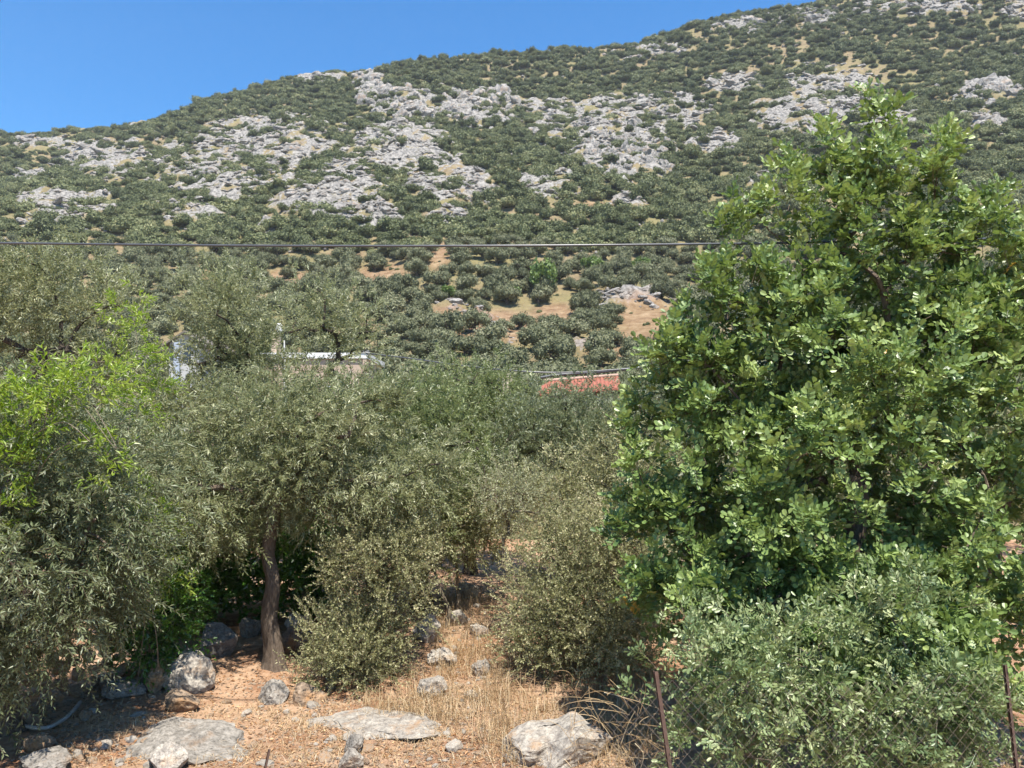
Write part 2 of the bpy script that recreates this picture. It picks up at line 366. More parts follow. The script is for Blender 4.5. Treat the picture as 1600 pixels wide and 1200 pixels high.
CLEAR = [(600,432,50,24,0.048), (685,402,22,28,0.033), (450,437,42,20,0.066), (1010,500,56,34,0.055), (770,512,85,30,0.048), (870,495,45,24,0.077), (960,540,60,20,0.077), (700,500,40,16,0.088), (925,322,40,8,0.066),
 (110,222,170,30,.40), (1010,520,50,30,0.055), (330,440,30,8,0.110), (1340,120,60,25,0.110), (540,400,30,8,0.088), (640,372,40,6,0.088)]
def zone(u, v, lst, soft=0.5, wob=None):
    o = np.zeros_like(u)
    for p in lst:
        d = ((u - p[0]) / p[2]) ** 2 + ((v - p[1]) / p[3]) ** 2
        if wob is not None: d = d + wob
        o = np.maximum(o, np.clip((1.0 + soft - d) / (2 * soft), 0, 1))
    return o
def crag(P):
    """how rocky the hill is at P, and how far its surface is raised there"""
    u, v = project(P); far = np.clip((P[..., 1] - 70) / 20, 0, 1) * (P[..., 1] < 425)
    rock = zone(u, v, PATCH, 0.5, fbm(P / 9, 4) * 2.2 - 0.12) * far
    return rock, rock * (fbm(P / 3.2, 3, True) * 2.0 + fbm(P / 6.5 + 9, 3, True) * 2.4)
def sheet(name, xs, ys, mat):
    X, Y = np.meshgrid(xs, ys); Z = T(X, Y)
    P = np.stack([X, Y, Z], -1); u, v = project(P)
    rock, up = crag(P); red = np.clip(zone(u, v, CLEAR) - 0.3, 0, 1) * np.clip((Y - 70) / 20, 0, 1) * ((v > 300) & (Y < 425))
    V = np.stack([X, Y, Z + up * .9], -1).reshape(-1, 3); rock = rock * np.clip(0.62 + 0.8 * fbm(P / 4 + 2, 3), 0, 1)
    nx, ny = len(xs), len(ys); i = np.arange(ny - 1)[:, None] * nx; j = np.arange(nx - 1)[None]
    q = np.stack([i + j, i + j + 1, i + nx + j + 1, i + nx + j], -1).reshape(-1, 4)
    o = obj(name, mesh(name, V, [q], mat, {'rock': rock.ravel(), 'red': red.ravel()}, True))
    return tag(o, kind='structure')
sheet('ground', np.concatenate([[-420, -200, -80, -40, -20, -12], np.arange(-7, 7.01, 0.075), [12, 20, 40, 80, 200, 420]]),
      np.concatenate([[-60, -20, -6, 0, 2], np.arange(3, 16.01, 0.075)]), M['soil'])
sheet('hillside', np.concatenate([[-420], np.arange(-380, 380.1, 1.75), [420]]),
      np.concatenate([np.arange(16, 70, 1.5), np.arange(70, 432, 1.5), [445, 470, 520]]), M['hill'])

# ------------------------------------------------------------------ rocks
_ico = {}
def ico(sub):
    if sub not in _ico:
        bm = bmesh.new(); bmesh.ops.create_icosphere(bm, subdivisions=sub, radius=1.0)
        bm.verts.index_update()
        _ico[sub] = (np.array([v.co[:] for v in bm.verts]), np.array([[v.index for v in f.verts] for f in bm.faces])); bm.free()
    return _ico[sub]
def rock_shape(sub, seed, size, facets=14, rough=0.10, fine=0.04, cut=(0.55, 0.95)):
    g = np.random.default_rng(seed); V, Fc = ico(sub); V = V.copy()
    for k in range(facets):
        n = norm(g.normal(size=3)); d = g.uniform(*cut)
        e = V @ n - d; V = V - np.maximum(e, 0)[:, None] * n * 0.95
    nn = norm(V)
    V = V + nn * (fbm(V * 1.6 + seed, 4, True)[:, None] * rough + fbm(V * 6 + seed, 3)[:, None] * fine)
    return V * np.asarray(size), Fc
ROCKS = []
for k in range(10):
    g = np.random.default_rng(100 + k)
    V, Fc = rock_shape(3, 200 + k, (g.uniform(.9, 1.3), g.uniform(.7, 1.0), g.uniform(.7, 1.25)), 16, 0.34, 0.16)
    ROCKS.append(mesh('rock', V, [Fc], M['limestone'], None, False))
ROCKOBJ = []
for p in PATCH:
    c = hit(p[0], p[1] + (p[3] * 0.4 if p[3] < 15 else 0))
    if c is None: c = hit(p[0], p[1] + p[3] + 4)
    if c is None: continue
    where = ('above the roofs' if p[1] > 400 else 'high on the hillside' if p[1] < 110 else 'on the hillside')
    side = ('at far left' if p[0] < 220 else 'left of centre' if p[0] < 560 else 'at the centre' if p[0] < 860 else 'right of centre' if p[0] < 1120 else 'at right')
    t = thing('rock_outcrop', f'{p[4]} {where} {side}', 'outcrop', c, 'limestone outcrops on the hill')
    n = int(p[2] * p[3] / 6.5) + 9
    cliff = 'cliff' in p[4] or 'crag' in p[4] or 'buttress' in p[4]
    aa = R.uniform(0, 6.283, n); ra = R.uniform(0, 1, n) ** .6 * 1.4
    Q = hits(p[0] + p[2] * ra * np.cos(aa), p[1] + p[3] * ra * np.sin(aa)); Q = Q[~np.isnan(Q[:, 0])]; Q = Q[Q[:, 1] < 425]
    Q = Q[fbm(Q / 7 + 3, 2) > -0.2]; Q[:, 2] = T(Q[:, 0], Q[:, 1]); Q[:, 2] += crag(Q)[1]
    for q in Q:
        s = q[1] / F * R.uniform(1.3, 3.9) * (1.8 if R.uniform() < (.3 if cliff else .1) else 1.0)
        ri = int(R.integers(10)); o = obj('rock', ROCKS[ri], t, q - c + np.array([0, 0, -0.1 * s]))
        tall = R.uniform(1.2, 2.1) if cliff and p[1] > 100 else R.uniform(0.55, 1.15)
        o.scale = (s * R.uniform(1.0, 2.1), s, s * tall); o.rotation_euler = (R.uniform(-.25, .25), R.uniform(-.4, .1), R.uniform(-.7, .7) + (3.14 if R.uniform() < .5 else 0))
        if len(ROCKOBJ) == ri: ROCKOBJ.append(o)

# ------------------------------------------------------------------ shrubs and olives on the hill
def shrub_mesh(seed, mat, n=900, leaf=0.13, flat=0.8, lobes=9, core=True):
    g = np.random.default_rng(seed); G = Geo(); cs, rs = [], []
    for k in range(lobes):
        a = g.uniform(0, 6.28); r = math.sqrt(g.uniform(0, 1)) * 0.72
        cs.append((r * math.cos(a), r * math.sin(a), g.uniform(0.35, 0.95) * flat * (1.15 - r * 0.6))); rs.append(g.uniform(0.17, 0.44))
    cs = np.array(cs); rs = np.array(rs)
    i = g.choice(lobes, n, p=rs ** 2 / (rs ** 2).sum()); d = norm(g.normal(size=(n, 3)) + np.array([0, 0, 0.15]))
    P = cs[i] + d * (rs[i] * (0.72 + 0.62 * g.uniform(0, 1, n) ** 1.6))[:, None]
    P[:, 2] = np.maximum(P[:, 2], 0.04)
    tV = np.array([(0, -.5, 0), (.5, 0, .12), (0, .5, 0), (-.5, 0, .12)]); tF = [np.array([(0, 1, 2), (0, 2, 3)])]
    V, Fs = batch(tV, tF, P, norm(g.normal(size=(n, 3))), d + g.normal(size=(n, 3)) * 0.45, leaf * g.uniform(.6, 1.5, n))
    G.add(V, Fs, np.repeat(np.clip(g.normal(0.5, 0.15, n) + g.normal(0, .16, lobes)[i], 0, 1), 4))
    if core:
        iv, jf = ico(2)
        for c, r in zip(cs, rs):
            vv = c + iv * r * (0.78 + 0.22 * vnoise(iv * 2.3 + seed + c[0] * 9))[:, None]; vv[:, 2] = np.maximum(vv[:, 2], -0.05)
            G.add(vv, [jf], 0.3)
    V = np.concatenate(G.V)
    return mesh('crown', V, [np.concatenate(f) for f in G.F.values()], mat, {'tint': np.concatenate(G.A)}, False)
MAQ = [shrub_mesh(300 + k, M['maquis'], 2000, 0.105, 0.62, 13) for k in range(6)]
HOL = [shrub_mesh(320 + k, M['hill_olive'], 2400, 0.085, 0.85, 13) for k in range(5)]
FIG = [shrub_mesh(340, M['fig'], 1300, 0.14, 0.9, 9)]
def hill_trunk(seed):
    g = np.random.default_rng(seed); G = Geo()
    G.tube(smooth_poly([(0, 0, -0.5), (.02, .03, 0.1), (.08, -.02, .35), (.05, .05, .7)], 8), np.linspace(.10, .05, 8), 6)
    for k in range(4):
        a = g.uniform(0, 6.28); G.tube(smooth_poly([(.05, 0, .2), (.2 * math.cos(a), .2 * math.sin(a), .4), (.5 * math.cos(a), .5 * math.sin(a), .75)], 6), np.linspace(.05, .02, 6), 5)
    V = np.concatenate(G.V); return mesh('trunk', V, [np.concatenate(f) for f in G.F.values()], M['bark_dark'])
TRK = [hill_trunk(360 + k) for k in range(3)]

N = 60000
xy = np.stack([R.uniform(-330, 330, N), R.uniform(62, 424, N)], -1)
z = T(xy[:, 0], xy[:, 1]); P = np.stack([xy[:, 0], xy[:, 1], z], -1); u, v = project(P)
ok = (u > -60) & (u < 1660) & (v > -40)
dens = 1 - (0.80 + 0.18 * np.clip(fbm(P / 6 + 7, 2) * 4, -1, 1)) * zone(u, v, PATCH, 0.7, fbm(P / 9, 4) * 2.2 - 0.12)
for c in CLEAR: dens = dens * (1 - (1 - c[4]) * zone(u, v, [c], 0.4))
dens *= np.clip(0.95 + 0.55 * fbm(P / 26 + 3, 3), 0.35, 1)
ok &= R.uniform(0, 1, N) < dens
low = (v > 385 + 25 * fbm(P / 20, 2)) & (xy[:, 1] < 190)
rad = np.where(low, R.uniform(1.5, 2.7, N), R.uniform(1.4, 4.2, N) * (0.6 + 0.4 * R.uniform(0, 1, N)))
# thin out: nothing closer than a share of its radius to a tree already standing
keep = []; grid = {}
for k in np.argsort(-rad):
    if not ok[k]: continue
    x, y = xy[k]; gx, gy = int(x // 5), int(y // 5); f = 0.82 if low[k] else 0.46; good = True
    for a in (-1, 0, 1):
        for b in (-1, 0, 1):
            for j in grid.get((gx + a, gy + b), ()):
                if (xy[j, 0] - x) ** 2 + (xy[j, 1] - y) ** 2 < (f * (rad[k] + rad[j])) ** 2 * 0.80: good = False; break
            if not good: break
        if not good: break
    if good: keep.append(k); grid.setdefault((gx, gy), []).append(k)
keep = np.array(keep)
size = rad[keep] / xy[keep, 1]
def veiled(u, v): return (v > 585) | ((u > 1060) & (v > 420)) | ((u > 1180) & (v > 300)) | ((u < 620) & (v > 505)) | ((u < 430) & (v > 450)) | (v < 0) | (u < 0) | (u > 1600)
vis = ~veiled(u[keep], v[keep])
kl = keep[low[keep] & vis]; kl = kl[np.argsort(-(rad[kl] / xy[kl, 1]))][:290]
km = keep[~low[keep] & vis]; km = km[np.argsort(-(rad[km] / xy[km, 1]))][:290]
single = set(kl.tolist()) | set(km.tolist())
src = {}
FIGS = [hit(850, 455), hit(925, 425), hit(1290, 420), hit(700, 465), hit(1000, 425)]
for k in kl:
    zo = ('above the white roof' if u[k] < 620 else 'between white and red roofs' if u[k] < 800 else 'above the red roof' if u[k] < 960 else 'beside the carob crown')
    zo += ', low down' if v[k] > 470 else ', among bright green trees' if v[k] > 415 else ', under dark maquis'
    t = thing('olive_tree', 'grey olive on the lower slope ' + zo, 'tree', (P[k, 0], P[k, 1], P[k, 2] - 0.1), 'olive trees on the lower hillside')
    t.rotation_euler.z = R.uniform(0, 6.28); s = rad[k]; t.scale = (s, s, s * R.uniform(.8, 1.1))
    i = int(R.integers(5)); o = obj('crown', HOL[i], t, (0, 0, 0.25)); src.setdefault(('h', i), o); obj('trunk', TRK[R.integers(3)], t)
for k in km:
    i = int(R.integers(6)); o = obj('hillside_shrub', MAQ[i], None, (P[k, 0], P[k, 1], P[k, 2] - 0.25))
    zo = ('left end of the hillside' if u[k] < 300 else 'hillside under the broad pale outcrops' if u[k] < 620 else 'hillside under the two limestone cliffs' if u[k] < 860 else 'hillside around the orange scarred outcrop' if u[k] < 1120 else 'hillside behind the carob top')
    tag(o, 'dark green evergreen shrub on the ' + zo, 'shrub', 'evergreen shrubs on the hill')
    o.rotation_euler.z = R.uniform(0, 6.28); s = rad[k]; o.scale = (s * R.uniform(.8, 1.5), s * R.uniform(.75, 1.1), s * R.uniform(.7, 1.15)); src.setdefault(('m', i), o)
for k, (uu, vv, ss, lab) in enumerate([(850, 462, 3.6, 'tallest bright green leafy tree among the grey olives'), (925, 432, 3.2, 'wide bright green tree beyond the leafy tallest one'),
                             (698, 470, 2.3, 'small yellow green tree among the grey olives left of the tall one'), (1000, 430, 3.0, 'bright green tree on the hillside next to the carob crown'), (800, 470, 2.2, 'low light green bush beside the tallest bright tree')]):
    q = hit(uu, vv); t = thing('green_tree', lab, 'tree', (q[0], q[1], q[2] - 0.1), 'bright green trees on the lower hillside')
    t.scale = (ss * .8, ss * .8, ss * (1.35 if k == 0 else .9)); obj('crown', FIG[0], t, (0, 0, .25)).rotation_euler.z = k; obj('trunk', TRK[0], t)
def scatter(name, idx, protos, kindlabel, label):
    V = P[idx].copy(); V[:, 2] -= 0.25
    me = bpy.data.meshes.new(name); me.vertices.add(len(V)); me.vertices.foreach_set('co', V.astype(np.float32).ravel()); me.update()
    for nm, ty, key, val in (('rz', 'FLOAT', 'value', R.uniform(0, 6.28, len(V))), ('sc', 'FLOAT_VECTOR', 'vector', (rad[idx][:, None] * np.stack([R.uniform(.75, 1.6, len(V)), R.uniform(.7, 1.1, len(V)), R.uniform(.65, 1.15, len(V))], -1)).ravel()), ('pick', 'INT', 'value', R.integers(0, len(protos), len(V)))):
        a = me.attributes.new(nm, ty, 'POINT'); a.data.foreach_set(key, val.astype(np.int32 if ty == 'INT' else np.float32))
    o = obj(name, me); tag(o, label, kindlabel, None, 'stuff')
    ng = bpy.data.node_groups.new(name, 'GeometryNodeTree'); ng.interface.new_socket('Geometry', in_out='INPUT', socket_type='NodeSocketGeometry'); ng.interface.new_socket('Geometry', in_out='OUTPUT', socket_type='NodeSocketGeometry')
    n, l = ng.nodes, ng.links
    gi = n.new('NodeGroupInput'); go = n.new('NodeGroupOutput'); ins = n.new('GeometryNodeInstanceOnPoints'); g2i = n.new('GeometryNodeGeometryToInstance')
    for p_ in reversed(protos):
        oi = n.new('GeometryNodeObjectInfo'); oi.inputs['Object'].default_value = p_; oi.transform_space = 'ORIGINAL'
        oi.inputs['As Instance'].default_value = False
        l.new(oi.outputs['Geometry'], g2i.inputs[0])
    def na(nm, ty):
        a = n.new('GeometryNodeInputNamedAttribute'); a.data_type = ty; a.inputs[0].default_value = nm; return a.outputs[0]
    l.new(gi.outputs[0], ins.inputs['Points']); l.new(g2i.outputs[0], ins.inputs['Instance']); ins.inputs['Pick Instance'].default_value = True
    l.new(na('pick', 'INT'), ins.inputs['Instance Index'])
    cx = n.new('ShaderNodeCombineXYZ'); l.new(na('rz', 'FLOAT'), cx.inputs[2]); l.new(cx.outputs[0], ins.inputs['Rotation'])
    l.new(na('sc', 'FLOAT_VECTOR'), ins.inputs['Scale']); l.new(ins.outputs[0], go.inputs[0])
    md = o.modifiers.new('scatter', 'NODES'); md.node_group = ng
    return o
rest = np.array([k for k in keep if k not in single])
scatter('hill_maquis', rest[~low[rest]], [src[('m', i)] for i in range(6)], 'maquis', 'dense dark green maquis covering the far hillside')
scatter('hill_olive_grove', rest[low[rest]], [src[('h', i)] for i in range(5)], 'grove', 'grey green grove filling the foot of the hill')
# tiny tufts between the shrubs
N2 = 16000
xy2 = np.stack([R.uniform(-330, 330, N2), R.uniform(75, 424, N2)], -1); P2 = np.stack([xy2[:, 0], xy2[:, 1], T(xy2[:, 0], xy2[:, 1])], -1)
u2, v2 = project(P2); o2 = (u2 > -40) & (u2 < 1640) & (v2 > -30)
P = P2[o2]; rad = R.uniform(0.22, 0.8, len(P))
scatter('low_scrub', np.arange(len(P)), [src[('m', i)] for i in range(3)], 'scrub', 'low scrub between the hillside rocks and shrubs')
# single boulders lying about between the shrubs
P = hits(R.uniform(-20, 1620, 2600), R.uniform(10, 400, 2600)); P = P[~np.isnan(P[:, 0])]; P = P[(P[:, 1] < 425) & (fbm(P / 22 + 31, 2) > -0.05)]
P[:, 2] += 0.5; rad = P[:, 1] / F * R.uniform(1.2, 3.6, len(P))
scatter('scattered_boulders', np.arange(len(P)), ROCKOBJ[:5], 'boulders', 'single pale boulders scattered between the hillside shrubs')
# ------------------------------------------------------------------ leaves
def simple_leaf(wd, fold=0.06, curl=-0.08):
    return np.array([(0, 0, 0), (wd / 2, .45, fold), (0, 1, curl), (-wd / 2, .45, fold)]), [np.array([(0, 1, 2), (0, 2, 3)])]
def leaflet(L, W, c, d, nrm):
    """rounded leaflet as two folded quads, from point c along d"""
    d = norm(np.asarray(d, float)); nrm = np.asarray(nrm, float); nrm = norm(nrm - (nrm @ d) * d); x = np.cross(d, nrm)
    pts = [(0, 0, 0), (.42 * W, .38 * L, .10 * W), (.40 * W, .82 * L, .05 * W), (0, .97 * L, -.05 * W), (-.40 * W, .82 * L, .05 * W), (-.42 * W, .38 * L, .10 * W)]
    return np.array([c + a * x + b * d + e * nrm for a, b, e in pts])
LQ = np.array([(0, 1, 2, 3), (0, 3, 4, 5)])
def pinnate(seed, pairs=4, L=0.05, W=0.04, step=0.028, ang=0.95, tip=True, jit=0.35):
    g = np.random.default_rng(seed); V = []; n = 0; Fq = []
    def put(c, d, s):
        nonlocal n
        V.append(leaflet(L * s, W * s, np.array(c), d, np.array([0, 0, 1]) + g.normal(size=3) * jit)); Fq.append(LQ + n); n += 6
    for k in range(pairs):
        y = 0.03 + k * step; zc = -0.25 * y * y / 0.12
        for s in (-1, 1):
            put((0.004 * s, y, zc), (s * math.sin(ang), math.cos(ang), g.uniform(-.25, .35)), g.uniform(.8, 1.1))
    if tip: put((0, 0.03 + pairs * step, -0.04), (g.uniform(-.3, .3), 1, -.1), 1)
    # rachis, a thin blade
    y1 = 0.03 + (pairs - (0 if tip else 1)) * step
    V.append(np.array([(-.0015, 0, 0), (.0015, 0, 0), (.001, y1, -.02), (-.001, y1, -.02)])); Fq.append(np.array([(0, 1, 2, 3)]) + n)
    return np.concatenate(V), [np.concatenate(Fq)]

# ------------------------------------------------------------------ crowns
def ell(u, v, Y, ru, rv, depth=None):
    """ellipsoid of a crown: centre, half sizes in metres"""
    c = at(u, v, Y); k = Y / F
    return (c, np.array([ru * k, (depth if depth else (ru + rv) / 2 * k), rv * k]))
def clusters(ells, n, g, inner=0.35, up=0.0):
    vol = np.array([np.prod(r) ** (2 / 3) for c, r in ells]); i = g.choice(len(ells), n, p=vol / vol.sum())
    d = norm(g.normal(size=(n, 3)) + np.array([0, 0, up])); rr = inner + (1 - inner) * g.uniform(0, 1, n) ** 0.45
    rr = rr * (1 + 0.28 * vnoise(d * 2.1 + i[:, None] * 7.7))
    c = np.array([e[0] for e in ells])[i]; r = np.array([e[1] for e in ells])[i]
    P = c + d * rr[:, None] * r
    return P, norm(d / r)
def skeleton(trunk, r0, centres, g, name_mat, G, wander=0.12):
    """join cluster centres to a trunk polyline with tapering limbs; returns nothing, adds tubes to G"""
    nodes = [p for p in trunk]; par = [max(i - 1, -1) if i else -1 for i in range(len(trunk))]; top = len(trunk) // 2
    cnt = [0.0] * len(nodes); start = np.array(trunk[-1]); chains = []
    order = np.argsort(np.linalg.norm(centres - start, axis=1)); base = np.array(trunk[top:])
    for k in order:
        c = centres[k]; A = np.array(nodes[top:])
        dist = np.linalg.norm(A - c, axis=1) + 0.35 * np.linalg.norm(A - start, axis=1)
        j = int(np.argmin(dist)) + top
        a = np.array(nodes[j]); L = np.linalg.norm(c - a); m = max(2, int(L / 0.18)); prev = j; ids = [j]
        sag = np.array([0, 0, 0.18 * L])
        for q in range(1, m + 1):
            f = q / m; pt = a + (c - a) * f + sag * math.sin(math.pi * f) * 0.6 + g.normal(size=3) * wander * L * 0.35 * (1 if q < m else 0)
            nodes.append(pt); par.append(prev); cnt.append(0.0); prev = len(nodes) - 1; ids.append(prev)
        chains.append(ids); b = prev
        while b >= 0: cnt[b] += 1; b = par[b]
    mx = max(cnt)
    rad_ = [max(0.004, r0 * (c_ / mx) ** 0.55) for c_ in cnt]
    for ids in chains:
        pts = np.array([nodes[i] for i in ids]); rr = np.array([rad_[i] for i in ids]); rr[0] = min(rr[0], rr[1] * 1.3)
        G.tube(pts, rr, 5 if rr[0] < 0.03 else 8)
def sprays(P, Dn, g, per, length, leafL, leafW, spread, droop, up, G, tmpl=None, twigs=None, tint=(0.5, 0.22), pairs=True, twigr=0.0022, jitter=0.25, ncl=None):
    """leafy twigs growing from points P roughly along Dn"""
    n = len(P)
    ax = norm(Dn * spread + g.normal(size=(n, 3)) * 0.55 + np.array([0, 0, up]))
    L = length * g.uniform(.6, 1.25, n)
    t = (np.arange(per) + 0.6) / per
    t = t[None] + g.normal(size=(n, per)) * 0.02
    bend = np.array([0, 0, -1.0]) * droop
    pos = P[:, None] + ax[:, None] * (L[:, None] * t)[..., None] + bend * (L[:, None] * t ** 2)[..., None]
    tang = norm(ax[:, None] + 2 * bend * t[..., None])
    side = norm(np.cross(tang, g.normal(size=(n, 1, 3)) + np.zeros((n, per, 3))))
    alt = np.where(np.arange(per) % 2 == 0, 1.0, -1.0)[None, :, None]
    rot = np.where((np.arange(per) // 2) % 2 == 0, 1.0, 0.0)[None, :, None]
    s2 = np.cross(tang, side)
    sd = (side * rot + s2 * (1 - rot)) * alt
    D = norm(tang * 0.75 + sd * 0.75 + g.normal(size=(n, per, 3)) * jitter)
    Nn = norm(np.cross(D, np.cross(tang, D)) * -1 + g.normal(size=(n, per, 3)) * 0.5 + np.array([0, 0, 0.5]))
    sz = leafL * g.uniform(.65, 1.2, (n, per)) * (1 - 0.35 * t ** 3)
    tv, tf = tmpl if tmpl else simple_leaf(leafW / leafL)
    V, Fs = batch(tv, tf, pos.reshape(-1, 3), D.reshape(-1, 3), Nn.reshape(-1, 3), sz.reshape(-1))
    base = g.normal(tint[0], tint[1] * 0.6, (n, 1)) + g.normal(0, tint[1], (n, per)) + 0.22 * vnoise(P * 2.2 + tint[0] * 50)[:, None]
    G.add(V, Fs, np.repeat(np.clip(base, 0, 0.99).reshape(-1), len(tv)))
    if twigs is not None:
        q = np.array([0, .5, 1.0]); pp = P[:, None] + ax[:, None] * (L[:, None] * q)[..., None] + bend * (L[:, None] * q ** 2)[..., None]
        o1 = norm(np.cross(ax, np.array([.3, .2, 1.0])))[:, None] * twigr; o2 = norm(np.cross(ax, o1[:, 0]))[:, None] * twigr
        sc = np.array([1, .7, .3])[None, :, None]
        ring = np.stack([pp + o1 * sc, pp - o1 * .5 * sc + o2 * .87 * sc, pp - o1 * .5 * sc - o2 * .87 * sc], 2)  # n,3,3,3
        base_i = (np.arange(n) * 9)[:, None]; f = []
        for a in (0, 1):
            for b in range(3):
                f.append(np.stack([base_i[:, 0] + a * 3 + b, base_i[:, 0] + a * 3 + (b + 1) % 3, base_i[:, 0] + (a + 1) * 3 + (b + 1) % 3, base_i[:, 0] + (a + 1) * 3 + b], -1))
        twigs.add(ring.reshape(-1, 3), [np.concatenate(f)], 0.5)

def around(C_, Dn, g, per, sig):
    """points scattered about cluster centres"""
    n = len(C_); off = g.normal(size=(n, per, 3)) * sig
    P = C_[:, None] + off; D = norm(Dn[:, None] * 0.7 + norm(off) * 0.8)
    return P.reshape(-1, 3), D.reshape(-1, 3)

def tree(name, label, cat, base, trunk, r0, ells, ncl, nspray, per, seed, mat, barkm, leafL=0.055, leafW=0.014, length=0.28, sig=0.13, droop=0.25, up=0.25, inner=0.4, group=None,
         tmpl=None, tint=(0.5, 0.22), limbs=40, trunk_name='trunk', extra=None, jitter=0.25):
    g = np.random.default_rng(seed); base = np.asarray(base, float)
    t = thing(name, label, cat, base, group)
    Cc, Dn = clusters(ells, ncl, g, inner)
    if extra is not None:
        Cc = np.concatenate([Cc, extra]); Dn = np.concatenate([Dn, np.tile([[0, -.2, 1.0]], (len(extra), 1))])
    ok_ = Cc[:, 2] > T(Cc[:, 0], Cc[:, 1]) + 0.06; Cc, Dn = Cc[ok_], Dn[ok_]
    G = Geo(); tp = smooth_poly(trunk, 14); rr = r0 * np.linspace(1, .72, 14); rr[0] *= 1.9; rr[1] *= 1.35; rr[2] *= 1.1
    if r0 > 0.02:
        G.tube(tp, rr, 14, jit=0.42); G.build(trunk_name, barkm, t, base, True)
    B = Geo(); pick = g.choice(len(Cc), min(limbs, len(Cc)), replace=False)
    skeleton([p for p in tp], r0 * 0.75, Cc[pick] * 1.0, g, None, B)
    P_, D_ = around(Cc, Dn, g, nspray, sig); ok_ = P_[:, 2] > T(P_[:, 0], P_[:, 1]) + 0.03; P_, D_ = P_[ok_], D_[ok_]
    L = Geo(); sprays(P_, D_, g, per, length, leafL, leafW, 0.8, droop, up, L, tmpl, B, tint, jitter=jitter)
    tag(B.build('branches', barkm if r0 > 0.05 else M['twig'], t, base, False), kind='stuff'); o = L.build('crown', mat, t, base)
    return t

def G0(u, v): return hit(u, v)
def onground(u, Y, dz=0.0):
    x = at(u, 700, Y)[0]; return np.array([x, Y, float(T(np.array(x), np.array(Y))) + dz])

# main olive, its trunk standing free
b = G0(428, 1042); y0 = b[1]
tr = [b - [0, 0, .12], at(427, 1012, y0), at(419, 960, y0 + .02), at(427, 905, y0), at(418, 860, y0 + .04), at(428, 800, y0)]
tree('olive_tree', 'olive tree with a bare straight trunk standing free above the shaded boulders', 'tree', b, tr, 0.105,
     [ell(395, 715, y0, 130, 100), ell(550, 690, y0 + .3, 140, 95), ell(330, 790, y0 - .3, 75, 75), ell(470, 650, y0 + .2, 140, 50), ell(265, 715, y0, 75, 90), ell(620, 760, y0 + .2, 80, 60), ell(490, 770, y0 - .1, 80, 55), ell(330, 740, y0 + 1.3, 110, 75), ell(440, 760, y0 + 1.5, 110, 60)],  # last two lobes, set farther back, are added to shade the hollow below
     265, 16, 23, 1, M['olive'], M['bark'], 0.070, 0.0195, 0.30, 0.125, 0.3, 0.25, 0.35)
# big drooping olive at the left edge
b = onground(20, 6.9)
tree('olive_tree', 'large drooping olive filling the left edge down to the stone wall', 'tree', b, [b, b + [0, 0, .5], b + [.05, 0, 1.0], b + [.1, 0, 1.5]], 0.12,
     [ell(90, 830, 6.5, 150, 170), ell(40, 960, 6.4, 90, 95), ell(190, 790, 6.8, 90, 110), ell(30, 720, 6.7, 120, 110), ell(-90, 900, 6.6, 130, 220), ell(140, 905, 6.6, 65, 65), ell(-30, 1070, 6.3, 55, 60)],
     250, 14, 22, 2, M['olive_dull'], M['bark'], 0.066, 0.0185, 0.26, 0.13, 0.45, 0.05, 0.4)
b = onground(60, 10.6)
k0 = 10.6
tree('olive_tree', 'tall olive at upper left with dark forked limbs under the cable', 'tree', b, [b, at(45, 700, k0), at(58, 600, k0), at(75, 550, k0)], 0.10,
     [ell(85, 450, k0, 105, 55), ell(180, 490, k0, 55, 42), ell(20, 470, k0, 70, 60), ell(110, 560, k0 + .2, 100, 40), ell(-60, 520, k0, 80, 80)],
     140, 9, 19, 3, M['olive'], M['bark_dark'], 0.078, 0.023, 0.30, 0.15, 0.1, 0.45, 0.3, limbs=30)
b = onground(370, 12.2)
tree('olive_tree', 'rounded upright olive in front of the grey gabled house', 'tree', b, [b, at(372, 700, 12.2), at(365, 600, 12.2), at(362, 570, 12.2)], 0.10,
     [ell(362, 490, 12.2, 68, 62), ell(315, 552, 12.0, 30, 34), ell(390, 560, 12.3, 30, 30), ell(360, 640, 12.2, 110, 45)],
     150, 10, 18, 4, M['olive'], M['bark_dark'], 0.078, 0.024, 0.30, 0.16, 0.0, 0.6, 0.35, limbs=26)
b = onground(530, 14)
tree('olive_tree', 'airy olive whose top reaches above the white flat roof', 'tree', b, [b, at(528, 700, 14), at(525, 620, 14), at(515, 575, 14)], 0.09,
     [ell(515, 490, 14, 70, 42), ell(555, 520, 14, 45, 40), ell(470, 505, 14, 36, 24), ell(540, 640, 14, 120, 45), ell(465, 590, 13.4, 50, 30)],
     110, 9, 16, 5, M['olive'], M['bark_dark'], 0.088, 0.027, 0.32, 0.17, 0.05, 0.5, 0.3, limbs=26)
b = onground(660, 11)
tree('olive_tree', 'dense olive behind the free-standing one, below the white house', 'tree', b, [b, at(655, 800, 11), at(650, 740, 11), at(650, 700, 11)], 0.09,
     [ell(650, 655, 11, 100, 50), ell(690, 720, 10.8, 90, 85), ell(590, 640, 11.3, 70, 35), ell(640, 800, 10.6, 90, 70)],
     165, 11, 18, 6, M['olive_green'], M['bark_dark'], 0.075, 0.0225, 0.28, 0.14, 0.2, 0.3, 0.35, limbs=26, tint=(.42, .22))
b = onground(735, 13)
tree('olive_tree', 'olive with a thin visible stem left of the red roof', 'tree', b, [b, at(733, 760, 13), at(732, 660, 13), at(730, 620, 13)], 0.06,
     [ell(735, 610, 13, 75, 38), ell(760, 680, 13, 80, 70), ell(800, 640, 13.2, 55, 40)],
     105, 10, 18, 7, M['olive_green'], M['bark_dark'], 0.082, 0.025, 0.32, 0.14, 0.1, 0.4, 0.35, limbs=24, tint=(.5, .25))
b = onground(880, 12)
